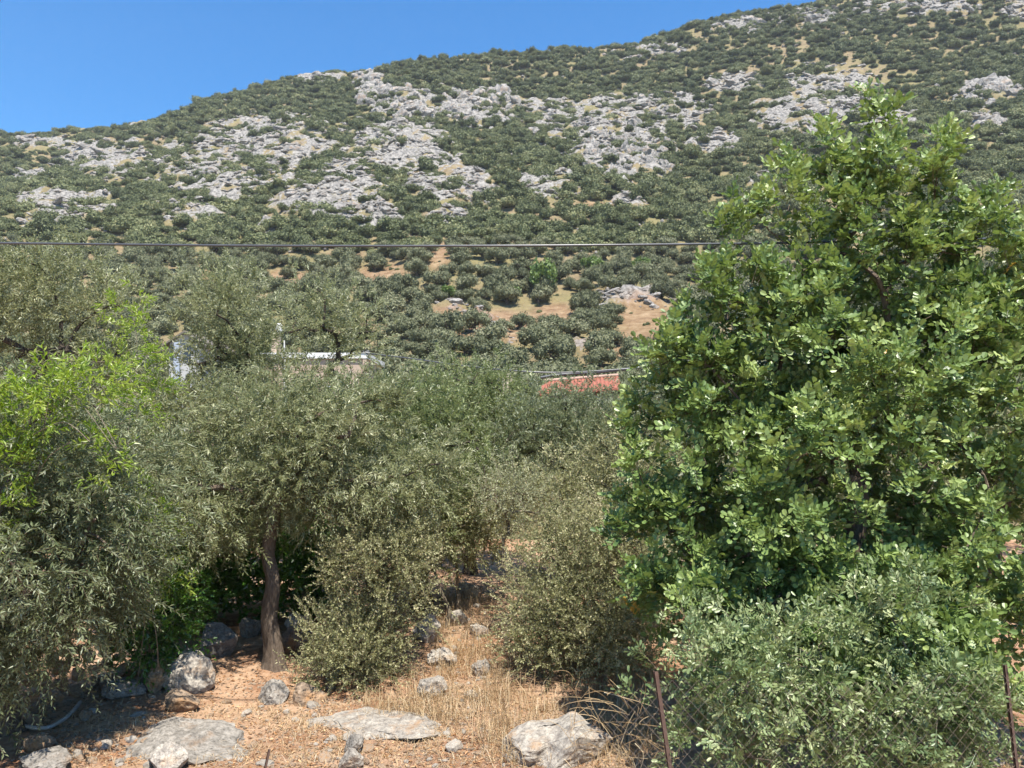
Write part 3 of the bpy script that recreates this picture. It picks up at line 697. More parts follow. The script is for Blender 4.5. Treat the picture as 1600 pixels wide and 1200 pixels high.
tree('olive_tree', 'broad olive directly below the red tiled roof', 'tree', b, [b, at(880, 820, 12), at(878, 760, 12), at(876, 720, 12)], 0.09,
     [ell(870, 700, 12, 100, 70), ell(930, 660, 12.2, 80, 50), ell(820, 720, 11.8, 80, 70), ell(950, 730, 11.6, 80, 80)],
     150, 11, 18, 8, M['olive_dull'], M['bark_dark'], 0.078, 0.023, 0.28, 0.15, 0.2, 0.3, 0.35, limbs=26)
b = onground(1010, 15)
tree('olive_tree', 'olive half hidden behind the carob, right of the red roof', 'tree', b, [b, at(1010, 760, 15), at(1008, 680, 15), at(1005, 640, 15)], 0.09,
     [ell(1010, 620, 15, 60, 45), ell(985, 670, 15, 55, 60), ell(1060, 600, 15, 60, 50)],
     80, 8, 16, 9, M['olive_dull'], M['bark_dark'], 0.088, 0.027, 0.30, 0.17, 0.1, 0.4, 0.35, limbs=20)
b = onground(1640, 10)
tree('olive_tree', 'olive peeping out behind the carob at the right edge', 'tree', b, [b, at(1640, 700, 10), at(1640, 500, 10), at(1635, 440, 10)], 0.09,
     [ell(1625, 380, 10, 55, 60), ell(1650, 480, 10, 70, 70)], 50, 8, 18, 10, M['olive_dull'], M['bark_dark'], 0.078, 0.023, 0.3, 0.15, 0.05, 0.5, 0.35, limbs=14)

# ------------------------------------------------------------------ small-leaved bushes
def bush(name, label, u, Y, ells, ncl, nspray, per, seed, mat=None, leaf=0.034, w_=0.0185, length=0.27, sig=0.12, group='small-leaved bushes around the clearing', tint=(0.5, 0.24), droop=0.05, up=0.45):
    b = onground(u, Y)
    return tree(name, label, 'bush', b, [b - [0, 0, .05], b + [.01, 0, .1], b + [.03, 0, .2], b + [0, .02, .3]], 0.03, ells, ncl, nspray, per, seed, mat or M['bush'], M['twig'],
                leaf, w_, length, sig, droop, up, 0.3, group, None, tint, limbs=45, trunk_name='stem', jitter=0.4)
yb = G0(590, 1095)[1] + 0.55
bush('small_bush', 'grey green spreading bush right of the olive trunk', 590, yb, [ell(555, 1018, yb, 66, 72), ell(612, 905, yb + .1, 42, 72), ell(590, 860, yb + .3, 75, 50), ell(540, 1060, yb - .1, 50, 36)], 210, 13, 22, 21)
yb2 = G0(890, 1080)[1] + 0.6
bush('small_bush', 'big olive-grey bush behind the white rock, beside the carob', 890, yb2, [ell(925, 950, yb2, 120, 112), ell(868, 985, yb2 - .1, 50, 65), ell(965, 880, yb2, 62, 95), ell(875, 845, yb2 + .3, 62, 40), ell(975, 1005, yb2 - .2, 52, 60)], 290, 13, 22, 22)
bush('small_bush', 'pale bush between the two larger ones at the path head', 700, 10.2, [ell(670, 810, 10.4, 55, 38), ell(765, 800, 11.2, 60, 40), ell(645, 800, 10.2, 50, 45)], 100, 10, 18, 23, None, 0.05, 0.024, 0.26, 0.12)
bush('small_bush', 'low twiggy bush closing the head of the dry path', 715, 10.9, [ell(720, 855, 10.9, 55, 28), ell(690, 835, 11.0, 50, 25)], 45, 10, 16, 28, None, 0.05, 0.024, 0.26, 0.12)
bush('small_bush', 'tall grey bush under the broad olive, against the carob', 950, 9.9, [ell(940, 780, 9.9, 75, 75), ell(860, 770, 10.2, 70, 55), ell(990, 760, 9.6, 50, 90)], 120, 10, 18, 24, None, 0.046, 0.022, 0.26, 0.12)
bush('small_bush', 'light green feathery bush in the gap above the path', 790, 9.6, [ell(785, 765, 9.6, 45, 28), ell(820, 790, 9.6, 40, 25)], 40, 9, 18, 25, M['olive'], 0.034, 0.014, 0.3, 0.10, tint=(0.75, 0.2))
bush('leafy_shrub', 'dark glossy shrub in the shade behind the olive trunk', 470, 10.4, [ell(470, 860, 10.4, 55, 60), ell(390, 890, 10.8, 120, 95), ell(300, 900, 10.2, 75, 100), ell(250, 850, 9.6, 70, 80)], 190, 10, 13, 26, M['ivy'], 0.10, 0.055, 0.28, 0.13)  # shrub widened with added lobes so the shaded hollow turns dark
bush('leafy_shrub', 'glossy green creeper spilling over the end of the stone wall', 235, 7.9, [ell(235, 985, 7.9, 42, 60), ell(265, 930, 8.1, 40, 55), ell(215, 930, 8.0, 45, 60)], 85, 10, 12, 27, M['ivy'], 0.06, 0.03, 0.22, 0.09, up=0.0, droop=0.3)

# bright vines climbing over the left olives
def vine(label, ells, paths, ncl, nspray, seed, base):
    g = np.random.default_rng(seed); t = thing('climbing_vine', label, 'vine', base, 'bright vines over the olives')
    Cc, Dn = clusters(ells, ncl, g, 0.3, 0.3); P_, D_ = around(Cc, Dn, g, nspray, 0.06)
    L, B = Geo(), Geo(); sprays(P_, D_, g, 10, 0.17, 0.075, 0.022, 0.7, 0.15, 0.35, L, simple_leaf(0.30), B, (0.5, 0.25), twigr=0.0018)
    for p in paths: B.tube(smooth_poly(p, 24), 0.004, 4)
    tag(B.build('stems', M['twig'], t, base), kind='stuff'); L.build('foliage', M['vine'], t, base)
b = onground(30, 7.0)
vine('bright yellow green vine smothering the top of the drooping left olive', [ell(25, 660, 6.0, 45, 40), ell(85, 625, 6.0, 50, 35), ell(15, 710, 5.95, 30, 25), ell(130, 590, 6.2, 55, 18), ell(160, 700, 6.1, 18, 40), ell(10, 810, 5.9, 18, 18)],
     [[b, at(20, 900, 6.6), at(60, 740, 6.0), at(110, 690, 5.9)], [at(60, 740, 6.0), at(90, 600, 6.0), at(180, 700, 5.9), at(150, 640, 5.9)], [at(50, 680, 5.9), at(100, 660, 5.85), at(140, 690, 5.85)]], 40, 7, 31, b)
b = onground(215, 8.4)
vine('green vine climbing among the olive twigs right of the dark forked limbs', [ell(210, 500, 8.6, 38, 45), ell(235, 580, 8.4, 35, 50), ell(175, 555, 8.6, 40, 25), ell(245, 620, 8.3, 25, 25), ell(215, 640, 8.2, 30, 40)],
     [[b, at(225, 900, 8.2), at(200, 700, 8.2), at(215, 560, 8.5), at(205, 480, 8.6)], [at(100, 560, 8.5), at(180, 565, 8.4), at(265, 545, 8.4)]], 28, 6, 32, b)
b = onground(225, 7.6)
vine('trailing green vine hanging down the shaded side of the left olive', [ell(235, 850, 7.2, 25, 55), ell(205, 790, 7.0, 40, 30), ell(255, 920, 7.4, 18, 45)],
     [[b, at(230, 930, 7.4), at(225, 850, 7.2), at(200, 780, 7.0)], [at(215, 900, 7.2), at(235, 940, 7.1), at(245, 1000, 7.1), at(247, 1040, 7.2)]], 24, 6, 33, b)

# ------------------------------------------------------------------ carob tree
YC = 6.3
b = onground(1330, YC + .2); g = np.random.default_rng(41)
carob = thing('carob_tree', 'tall glossy green carob tree filling the right side behind the fence', 'tree', b)
CE = [ell(1340, 830, YC, 220, 210), ell(1370, 590, YC, 180, 130), ell(1190, 740, YC, 150, 160), ell(1130, 880, YC - .1, 125, 120), ell(1550, 640, YC + .2, 130, 170), ell(1560, 880, YC - .1, 140, 170),
      ell(1380, 450, YC + .1, 95, 75), ell(1110, 620, YC, 75, 70), ell(1250, 520, YC, 90, 65), ell(1510, 470, YC + .2, 80, 65), ell(1380, 410, YC, 55, 45), ell(1230, 1060, 5.75, 120, 45), ell(1340, 1010, 5.25, 60, 40), ell(1130, 985, 5.5, 60, 40), ell(1500, 1050, 5.3, 55, 35), ell(1560, 560, YC, 90, 110), ell(1470, 1080, 5.75, 90, 45), ell(1350, 980, YC - .2, 200, 90), ell(1490, 1000, 5.85, 110, 75), ell(1240, 950, 5.9, 130, 55), ell(1070, 930, 6.0, 60, 75)]
spires = []
for (uu, vv, hh) in [(1385, 185, 130), (1462, 225, 90), (1300, 235, 90), (1232, 275, 40), (1160, 325, 60), (1345, 290, 90), (1420, 300, 100), (1540, 310, 55), (1500, 340, 60), (1260, 345, 70), (1110, 425, 45), (1180, 420, 60),
                     (1045, 530, 40), (1080, 510, 50), (1010, 640, 40), (985, 700, 40), (1580, 360, 50), (1610, 400, 60), (1130, 470, 50), (1000, 800, 40), (1020, 900, 50)]:
    for q in np.linspace(0, 1, max(3, int(hh / 18))):
        spires.append(at(uu + g.normal() * 9 * (0.3 + q), vv + hh * q, YC + g.normal() * 0.12))
spires = np.array(spires)
Cc, Dn = clusters(CE, 410, g, 0.45)
fr = (Cc[:, 1] < 7.3) | (g.uniform(0, 1, len(Cc)) < .4); Cc, Dn = Cc[fr], Dn[fr]
Cc = np.concatenate([Cc, spires]); Dn = np.concatenate([Dn, np.tile([[0, -.1, 1.0]], (len(spires), 1))])
ok_ = (Cc[:, 2] > 0.25) & (Cc[:, 1] > 4.95)
ok_[-len(spires):] = True; Cc, Dn = Cc[ok_], Dn[ok_]
tp = smooth_poly([b - [0, 0, .1], b + [.03, 0, .6], b + [.0, .05, 1.3], b + [.08, .05, 2.2]], 14)
tk = Geo(); tk.tube(tp, np.linspace(.13, .08, 14), 12, jit=.2); tk.build('trunk', M['bark'], carob, b, True)
B = Geo(); skeleton([p for p in tp], 0.085, Cc[np.concatenate([g.choice(len(Cc) - len(spires), 90, replace=False), np.arange(len(Cc) - len(spires) + 2, len(Cc), 3)])], g, None, B, 0.08)
tmpl = [pinnate(500 + k, 3 + (k % 3 > 0), 0.058, 0.044, 0.031) for k in range(6)]
# shoots: short axes carrying a whorl of pinnate leaves
nsp = len(spires); P_, D_ = around(Cc[:-nsp], Dn[:-nsp], g, 4, 0.085)
Ps, Ds = around(Cc[-nsp:], Dn[-nsp:], g, 3, 0.05); P_, D_ = np.concatenate([P_, Ps]), np.concatenate([D_, Ds])
ax = norm(D_ * 0.7 + np.array([0, -.10, 0.85]) + g.normal(size=P_.shape) * 0.26)
nl = 7
t_ = np.linspace(0.1, 1, nl)
pos = P_[:, None] + ax[:, None] * (0.13 * t_)[None, :, None]
phi = g.uniform(0, 6.28, (len(P_), 1)) + np.arange(nl)[None] * 2.4
s1 = norm(np.cross(ax, np.array([.2, .9, .3]))); s2 = np.cross(ax, s1)
rad_d = np.cos(phi)[..., None] * s1[:, None] + np.sin(phi)[..., None] * s2[:, None]
tilt = np.linspace(1.25, 0.35, nl)[None, :, None] + g.normal(size=(len(P_), nl, 1)) * 0.15
D = norm(rad_d * np.sin(tilt) + ax[:, None] * np.cos(tilt))
Nn = norm(ax[:, None] * np.sin(tilt) - rad_d * np.cos(tilt) + g.normal(size=D.shape) * 0.25 + np.array([0, -.15, .3]))
pos, D, Nn = pos.reshape(-1, 3), D.reshape(-1, 3), Nn.reshape(-1, 3)
sz = g.uniform(.72, 1.12, len(pos)); ti = np.clip(np.repeat(g.normal(.5, .14, len(P_)), nl) + g.normal(0, .15, len(pos)) + np.tile((t_ - .55) * .35, len(P_)), 0, .965)
ti = np.where(g.uniform(0, 1, len(pos)) < 0.0012, 1.0, ti); kind_ = g.integers(0, 6, len(pos))
ok_ = pos[:, 2] > 0.2; 
# shoot axes
for i in range(0, len(P_)):
    pass
q0, q1 = P_ - ax * 0.12, P_ + ax * 0.13
o1 = s1 * 0.003; o2 = s2 * 0.003
ring = np.stack([np.stack([q0 + o1, q0 - .5 * o1 + .87 * o2, q0 - .5 * o1 - .87 * o2], 1), np.stack([q1 + .4 * o1, q1 - .2 * o1 + .35 * o2, q1 - .2 * o1 - .35 * o2], 1)], 1)
bi = np.arange(len(P_)) * 6
B.add(ring.reshape(-1, 3), [np.concatenate([np.stack([bi + a, bi + (a + 1) % 3, bi + 3 + (a + 1) % 3, bi + 3 + a], -1) for a in range(3)])])
tag(B.build('branches', M['bark'], carob, b), kind='stuff')
# the 300 leaves that show largest are parts of their own: nearest to the viewer and on the outside
uu, vv = project(pos); inview = ok_ & (uu > 0) & (uu < 1590) & (vv > 0) & (vv < 950)
depth = np.full((60, 40), 1e9); ci = np.clip((uu / 1600 * 60).astype(int), 0, 59); cj = np.clip((vv / 1200 * 40).astype(int), 0, 39)
front = np.argsort(pos[:, 1]); sel = []; used = {}
for i in front:
    if not inview[i]: continue
    key = (ci[i], cj[i])
    if used.get(key, 0) < 1: used[key] = used.get(key, 0) + 1; sel.append(i)
    if len(sel) >= 300: break
sel = np.array(sel); isel = np.zeros(len(pos), bool); isel[sel] = True
L = Geo()
for k in range(6):
    m_ = ok_ & ~isel & (kind_ == k); V, Fs = batch(*tmpl[k], pos[m_], D[m_], Nn[m_], sz[m_]); L.add(V, Fs, np.repeat(ti[m_], len(tmpl[k][0])))
tag(L.build('foliage', M['carob'], carob, b), kind='stuff')
LM = [[mesh('leaf', tmpl[k][0], tmpl[k][1], M['carob'], {'tint': np.full(len(tmpl[k][0]), tt)}) for tt in (.3, .5, .7)] for k in range(6)]
from mathutils import Matrix
for i in sel:
    y_ = D[i]; z_ = norm(Nn[i] - (Nn[i] @ y_) * y_); x_ = np.cross(y_, z_)
    o = obj('leaf', LM[kind_[i]][int(np.clip((ti[i] - .2) / .2, 0, 2))], carob)
    s = sz[i]; p = pos[i] - b
    o.matrix_local = Matrix([[x_[0] * s, y_[0] * s, z_[0] * s, p[0]], [x_[1] * s, y_[1] * s, z_[1] * s, p[1]], [x_[2] * s, y_[2] * s, z_[2] * s, p[2]], [0, 0, 0, 1]])

# paler shrub pushing through the fence
yl = 4.9
tl = [pinnate(600 + k, 3, 0.046, 0.021, 0.026, 0.8) for k in range(4)]
def lentisk(label, ells, ncl, seed, u):
    g = np.random.default_rng(seed); b = onground(u, yl + .3); t = thing('lentisk_shrub', label, 'shrub', b, 'pale shrubs along the fence')
    Cc, Dn = clusters(ells, ncl, g, .35); P_, D_ = around(Cc, Dn, g, 6, .09); k_ = P_[:, 2] > .12; P_, D_ = P_[k_], D_[k_]
    L, B = Geo(), Geo()
    skeleton([b - [0, 0, .05], b + [0, 0, .08], b + [.02, 0, .16], b + [0, 0, .25]], .02, Cc[g.choice(len(Cc), min(40, len(Cc)), replace=False)], g, None, B)
    for q in range(4):
        m_ = np.arange(len(P_)) % 4 == q
        sprays(P_[m_], D_[m_], g, 6, .16, 1.0, 1.0, .7, .1, .35, L, tl[q], B, (.5, .26), jitter=.3)
    tag(B.build('twigs', M['twig'], t, b), kind='stuff'); L.build('crown', M['lentisk'], t, b)
lentisk('pale grey green shrub growing through the chain-link fence below the carob', [ell(1140, 1065, yl, 70, 50), ell(1230, 1020, yl + .1, 75, 32), ell(1310, 1090, yl + .1, 55, 60), ell(1170, 1150, yl, 90, 45), ell(1330, 985, yl + .2, 35, 28), ell(1075, 1035, yl + .25, 40, 55)], 62, 51, 1190)
lentisk('pale silvery shrub nearer the right fence post below the carob', [ell(1440, 1070, yl, 55, 40), ell(1515, 1120, yl, 45, 32), ell(1415, 940, yl + .2, 36, 32), ell(1400, 1150, yl, 80, 45), ell(1480, 1150, yl, 60, 40)], 48, 52, 1430)

# ------------------------------------------------------------------ rocks of the clearing
def near_rock(label, u, v, wpx, hpx, seed, mat, Y=None, dep=0.8, facets=14, sub=5, rough=.16, sink=.25, name='rock', rz=0, cut=(.5, .95)):
    q = hit(u, v + hpx / 2) if Y is None else onground(u, Y); k = q[1] / F
    V, Fc = rock_shape(sub, seed, (wpx / 2 * k, wpx / 2 * k * dep, hpx / 2 * k * (1 + sink)), facets, rough, .06, cut)
    o = obj(name, mesh(name, V, [Fc], mat, None, False)); q = q + np.array([0, wpx / 2 * k * dep * .6, 0]); q[2] = float(T(np.array(q[0]), np.array(q[1])))
    o.location = q + np.array([0, 0, hpx / 2 * k * (1 - sink)]); o.rotation_euler.z = rz
    return tag(o, label, 'rock', 'limestone rocks of the clearing')
near_rock('rounded pale grey boulder left of the olive trunk', 287, 1055, 76, 54, 71, M['rock_near'], facets=10, cut=(.7, .98))
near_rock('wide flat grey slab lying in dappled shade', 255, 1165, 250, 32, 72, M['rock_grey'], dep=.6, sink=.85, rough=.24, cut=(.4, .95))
near_rock('low pale slab flush with the sunlit soil', 600, 1152, 250, 16, 73, M['rock_near'], dep=.7, sink=.9, rough=.26, cut=(.4, .95))
near_rock('white limestone lump at the bottom edge left', 250, 1190, 62, 36, 75, M['rock_near'])
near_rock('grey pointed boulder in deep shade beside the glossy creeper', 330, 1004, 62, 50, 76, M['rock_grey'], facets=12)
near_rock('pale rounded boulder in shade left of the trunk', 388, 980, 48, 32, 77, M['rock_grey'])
near_rock('white sunlit stone right of the trunk', 465, 978, 44, 34, 78, M['rock_near'])
near_rock('orange stained rock touching the trunk on its sunny side', 452, 1002, 40, 44, 79, M['rock_rust'])
near_rock('ochre stone beside the rounded boulder', 238, 1062, 38, 40, 80, M['rock_rust'])
near_rock('rusty flat rock just below the rounded boulder', 275, 1098, 56, 34, 81, M['rock_rust'])
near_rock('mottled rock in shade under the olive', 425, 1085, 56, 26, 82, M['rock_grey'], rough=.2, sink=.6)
near_rock('mottled rock at the foot of the spreading bush', 478, 1085, 60, 30, 83, M['rock_rust'], rough=.2, sink=.6)
near_rock('grey stone beneath the right edge of the spreading bush', 670, 1075, 50, 30, 84, M['rock_near'])
near_rock('grey cobble on the pale slab', 552, 1167, 34, 28, 85, M['rock_grey'])
near_rock('pale stone at the bottom edge left of centre', 545, 1190, 40, 26, 86, M['rock_near'])
near_rock('white jagged stone half under the spreading bush', 668, 985, 44, 40, 87, M['rock_near'], rough=.16)
near_rock('white stone in the middle of the dry path', 715, 965, 30, 26, 88, M['rock_near'])
near_rock('pale stone at the foot of the big olive-grey bush', 752, 1045, 34, 24, 89, M['rock_near'])
near_rock('flat white stone where the dry path narrows', 728, 925, 44, 20, 94, M['rock_near'], sink=.4)
near_rock('chalky stone on the right side of the dry path', 748, 985, 30, 20, 95, M['rock_near'], sink=.4)
near_rock('cracked pale stone left on the dry path below the jagged one', 690, 1030, 46, 24, 96, M['rock_near'], sink=.4)
near_rock('small white stone at the head of the path', 777, 868, 22, 16, 90, M['rock_near'])
near_rock('ochre stones in the shadow below the stone wall end', 55, 1160, 40, 26, 91, M['rock_rust'])
near_rock('grey half-buried rock in the bottom left corner', 60, 1195, 90, 26, 92, M['rock_grey'])
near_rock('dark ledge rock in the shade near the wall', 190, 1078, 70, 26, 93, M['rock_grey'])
# the big white rock with a peak and a hollow
q = hit(880, 1196); k = q[1] / F
V, Fc = rock_shape(6, 74, (92 * k, 70 * k, 34 * k), 14, .09, .05, (.55, .95))
xn = V[:, 0] / (90 * k); V[:, 2] += np.exp(-((xn - .25) / .22) ** 2) * 16 * k * np.clip(V[:, 2] / (24 * k), 0, 1)
hol = np.exp(-(((V[:, 0] + 30 * k - V[:, 2] * .5) / (16 * k)) ** 2 + ((V[:, 2] - 12 * k) / (24 * k)) ** 2)) * (V[:, 1] < 0); V[:, 1] += hol * 26 * k
o = obj('rock', mesh('rock', V, [Fc], M['rock_near'], None, False)); o.location = (q[0], q[1] + .25, T(q[0], q[1]) + 8 * k)
tag(o, 'big pale rock with a peaked top behind the sagging fence', 'rock', 'limestone rocks of the clearing')
# loose stones
STN = [mesh('stone', rock_shape(2, 700 + k, (1, .85, .7), 10, .15, .08)[0], [ico(2)[1]], M['rock_near' if k % 3 else 'rock_rust']) for k in range(9)]
def pxpoints(boxes, n, g):
    i = g.choice(len(boxes), n, p=np.array([b_[4] for b_ in boxes]) / sum(b_[4] for b_ in boxes)); b_ = np.array(boxes)[i]
    q = hits(g.uniform(b_[:, 0], b_[:, 2]), g.uniform(b_[:, 1], b_[:, 3])); return q[~np.isnan(q[:, 0])]
for q in pxpoints([(120, 1060, 520, 1200, 5), (480, 1100, 800, 1200, 5), (670, 880, 770, 1100, 6), (20, 1130, 250, 1200, 1.5), (420, 960, 520, 1060, 1), (1450, 1150, 1600, 1200, .5)], 280, R):
    s = R.choice([.022, .032, .045, .07], p=[.4, .33, .2, .07]) * R.uniform(.8, 1.3)
    o = obj('stone', STN[R.integers(9)], None, (q[0], q[1], float(T(np.array(q[0]), np.array(q[1]))) + s * .15)); o.scale = (s * R.uniform(.8, 1.4), s, s * R.uniform(.6, 1)); o.rotation_euler = (R.uniform(-.3, .3), R.uniform(-.3, .3), R.uniform(0, 6.28))
    tag(o, 'small loose stone strewn on the dry red soil', 'stone', 'loose stones on the soil')

# ------------------------------------------------------------------ dry grass, litter
def blades(n, boxes, hlo, hhi, g, G, curve=.5, wdt=.0022):
    c = pxpoints(boxes, n // 16 + 1, g); P_ = c[g.integers(0, len(c), n)] + np.concatenate([g.normal(size=(n, 2)) * .08, np.zeros((n, 1))], 1); P_[:, 2] = T(P_[:, 0], P_[:, 1]) - .005
    a = g.uniform(0, 6.28, n); out = np.stack([np.cos(a), np.sin(a), np.zeros(n)], -1); h = g.uniform(hlo, hhi, n) * g.uniform(.5, 1, n)
    lean = g.uniform(.1, 1, n) ** 1.4 * curve * 3.2
    sd = np.stack([-np.sin(a), np.cos(a), np.zeros(n)], -1) * wdt
    p1 = P_ + out * (h * lean * .35)[:, None] + np.array([0, 0, 1.]) * (h * .6)[:, None]
    p2 = P_ + out * (h * lean)[:, None] + np.array([0, 0, 1.]) * (h * np.clip(1.15 - lean * .45, .3, 1))[:, None]
    V = np.stack([P_ - sd, P_ + sd, p1 + sd * .8, p1 - sd * .8, p2], 1); bi = np.arange(n) * 5
    G.add(V.reshape(-1, 3), [np.stack([bi, bi + 1, bi + 2, bi + 3], -1), np.stack([bi + 3, bi + 2, bi + 4], -1)], np.repeat(np.clip(g.normal(.5, .25, n), 0, 1), 5))
g = np.random.default_rng(61); G = Geo()
blades(7500, [(760, 1080, 1040, 1200, 6), (640, 1040, 800, 1130, 3), (680, 930, 770, 1060, 3), (560, 1090, 700, 1130, 1.2)], .08, .30, g, G, .5)
blades(6000, [(420, 1100, 800, 1200, 4), (100, 1100, 420, 1200, 1.2), (440, 1010, 520, 1100, .5), (1500, 1150, 1600, 1200, .5), (510, 840, 560, 930, 1.5)], .03, .12, g, G, .9)
blades(260, [(760, 1060, 1040, 1180, 5), (690, 960, 760, 1100, 2)], .3, .62, g, G, .35, .0028)
tag(G.build('dry_grass', M['straw']), 'dry straw coloured grass between the bushes and the white rock', 'grass', kind='stuff')
G = Geo(); n = 8000
bx = [(60, 1060, 520, 1200, 5), (480, 1090, 1000, 1200, 5), (640, 900, 770, 1100, 2), (250, 980, 480, 1070, 2), (1450, 1140, 1600, 1200, .6)]
u_ = []; v_ = []
for (u0, v0, u1, v1, wt) in bx:
    m_ = int(n * wt / 14.6); u_.append(g.uniform(u0, u1, m_)); v_.append(g.uniform(v0, v1, m_))
u_ = np.concatenate(u_); v_ = np.concatenate(v_); a_, b_ = (u_ - CU) / F, (CV - v_) / F
dd = np.stack([a_, cp - b_ * sp, sp + b_ * cp], -1); tt = -CAM[2] / dd[:, 2]; P_ = CAM + dd * tt[:, None]; P_[:, 2] = T(P_[:, 0], P_[:, 1]) + .006
tv, tf = simple_leaf(.4); V, Fs = batch(tv, tf, P_, norm(g.normal(size=P_.shape) * [1, 1, .25]), np.array([0, 0, 1.]) + g.normal(size=P_.shape) * .35, g.uniform(.015, .05, len(P_)))
G.add(V, Fs, np.repeat(g.uniform(0, 1, len(P_)), 4)); tag(G.build('leaf_litter', M['litter']), 'brown dead leaves littering the red soil', 'leaf litter', kind='stuff')
# dead twig tangle by the fence post
G = Geo()
for k in range(70):
    c = at(g.uniform(880, 1050), g.uniform(1060, 1190), g.uniform(5.2, 6.3)); d = norm(np.array([g.normal(), g.normal() * .4, g.normal() * .7])); L_ = g.uniform(.12, .42)
    G.tube(smooth_poly([c, c + d * L_ * .5 + g.normal(size=3) * .03, c + d * L_ + [0, 0, -.05]], 6), np.linspace(.0026, .0012, 6), 3, float(np.clip(g.normal(.55, .2), 0, 1)))
tag(G.build('dead_twigs', M['straw']), 'tangle of dry twigs beside the leaning rusty post', 'twigs', kind='stuff')

G = Geo(); q = pxpoints([(60, 1060, 520, 1200, 5), (480, 1090, 1000, 1200, 6), (640, 900, 770, 1100, 3), (420, 960, 520, 1060, 1)], 4500, g)
iv, jf = ico(1); s_ = g.uniform(.006, .02, len(q)); V = iv[None] * (s_[:, None, None] * g.uniform(.6, 1.3, (len(q), 12 if len(iv) == 12 else len(iv), 1)) * np.array([1, 1, .7])) + (q + np.array([0, 0, .004]))[:, None]
G.add(V.reshape(-1, 3), [(jf[None] + (np.arange(len(q)) * len(iv))[:, None, None]).reshape(-1, 3)]); tag(G.build('gravel', M['rock_rust']), 'fine pale gravel scattered over the red soil', 'gravel', kind='stuff')

# ------------------------------------------------------------------ dry stone wall, hose
A, Bq = onground(20, 6.9), onground(205, 8.3); wall = thing('stone_wall', 'low dry stone wall half hidden under the drooping left olive', 'wall', A)
WM = [mesh('stone', rock_shape(3, 800 + k, (.5, .42, .5), 18, .05, .03, (.40, .8))[0], [ico(3)[1]], M['rock_rust'], None, False) for k in range(6)]
dirw = norm(Bq - A); Lw = np.linalg.norm((Bq - A)[:2])
for row in range(5):
    x = R.uniform(-.1, 0)
    while x < Lw:
        wd = R.uniform(.13, .26); c = A + dirw * (x + wd / 2); c[2] = float(T(np.array(c[0]), np.array(c[1]))) + .07 + row * .135 + R.normal() * .01
        o = obj('stone', WM[R.integers(6)], wall, c - A + np.array([R.normal() * .015, R.normal() * .03, 0])); o.scale = (wd * 1.15, .30, .165); o.rotation_euler = (R.normal() * .06, R.normal() * .08, math.atan2(dirw[1], dirw[0]) + R.normal() * .1)
        x += wd
hp = [G0(38, 1140), G0(70, 1143), G0(95, 1132), G0(112, 1118), G0(125, 1102)]
G = Geo(); G.tube(smooth_poly([p + [0, 0, .03] for p in hp], 24), .018, 8); b = hp[0]
o = G.build('hose', M['pipe'], None, None, True); tag(o, 'grey plastic hose curving at the foot of the stone wall', 'hose')

# ------------------------------------------------------------------ chain-link fence
YF = 4.6
def fz(v): return at(800, v, YF)[2]
posts = [(418, 1172, 0.016, 412), (1022, 1050, .026, 1044), (1570, 1040, .019, 1588)]
f0 = np.array([at(418, 1172, YF)[0], YF, 0.0]); fence = thing('chain_link_fence', 'rusty chain-link fence on iron posts along the bottom right', 'fence', f0)
xs_ = []
for (pu, pv, wd, bu) in posts:
    top = at(pu, pv, YF); bot = at(bu, 1200, YF); dn = (bot - top) / (top[2] - bot[2]); base = top + dn * (top[2] + .05); G = Geo()
    for dx, dy in ((wd, .004), (.004, wd)):   # angle iron
        sq = np.array([(-.0, 0), (dx, 0), (dx, dy), (0, dy)]); V = np.concatenate([np.column_stack([base[0] + sq[:, 0], base[1] + sq[:, 1] + .006, np.full(4, base[2])]), np.column_stack([top[0] + sq[:, 0], top[1] + sq[:, 1] + .006, np.full(4, top[2])])])
        G.add(V, [np.array([(0, 1, 5, 4), (1, 2, 6, 5), (2, 3, 7, 6), (3, 0, 4, 7), (4, 5, 6, 7)])])
    G.build('post', M['rust'], fence, f0); xs_.append((top[0], top[2]))
sg = at(860, 1150, YF); xs_ = [xs_[0], (sg[0], sg[2])] + xs_[1:] + [(xs_[-1][0] + 2.2, xs_[-1][1])]
def ftop(x): return np.interp(x, [p[0] for p in xs_], [p[1] for p in xs_]) - .03
G = Geo(); pit = .078; x0, x1 = xs_[0][0], xs_[-1][0]; g = np.random.default_rng(77)
for s in (1, -1):
    for xb in np.arange(x0 - 1.5, x1 + 1.5, pit):
        zz = np.arange(.02, 1.6, .05); xx = xb + s * zz * .9; yy = YF + .02 * np.sin(xx * 2.1) + .012 * vnoise(np.stack([xx * 2, zz * 2, zz * 0], -1)) + s * .0012
        xx = xx + .012 * vnoise(np.stack([xx * 3, zz * 3, zz * 0 + 4], -1)); m_ = (xx > x0) & (xx < x1) & (zz < ftop(xx))
        if m_.sum() > 2: G.tube(np.stack([xx, yy, zz], -1)[m_], .00085, 4)
G.build('wire_mesh', M['wire'], fence, f0)


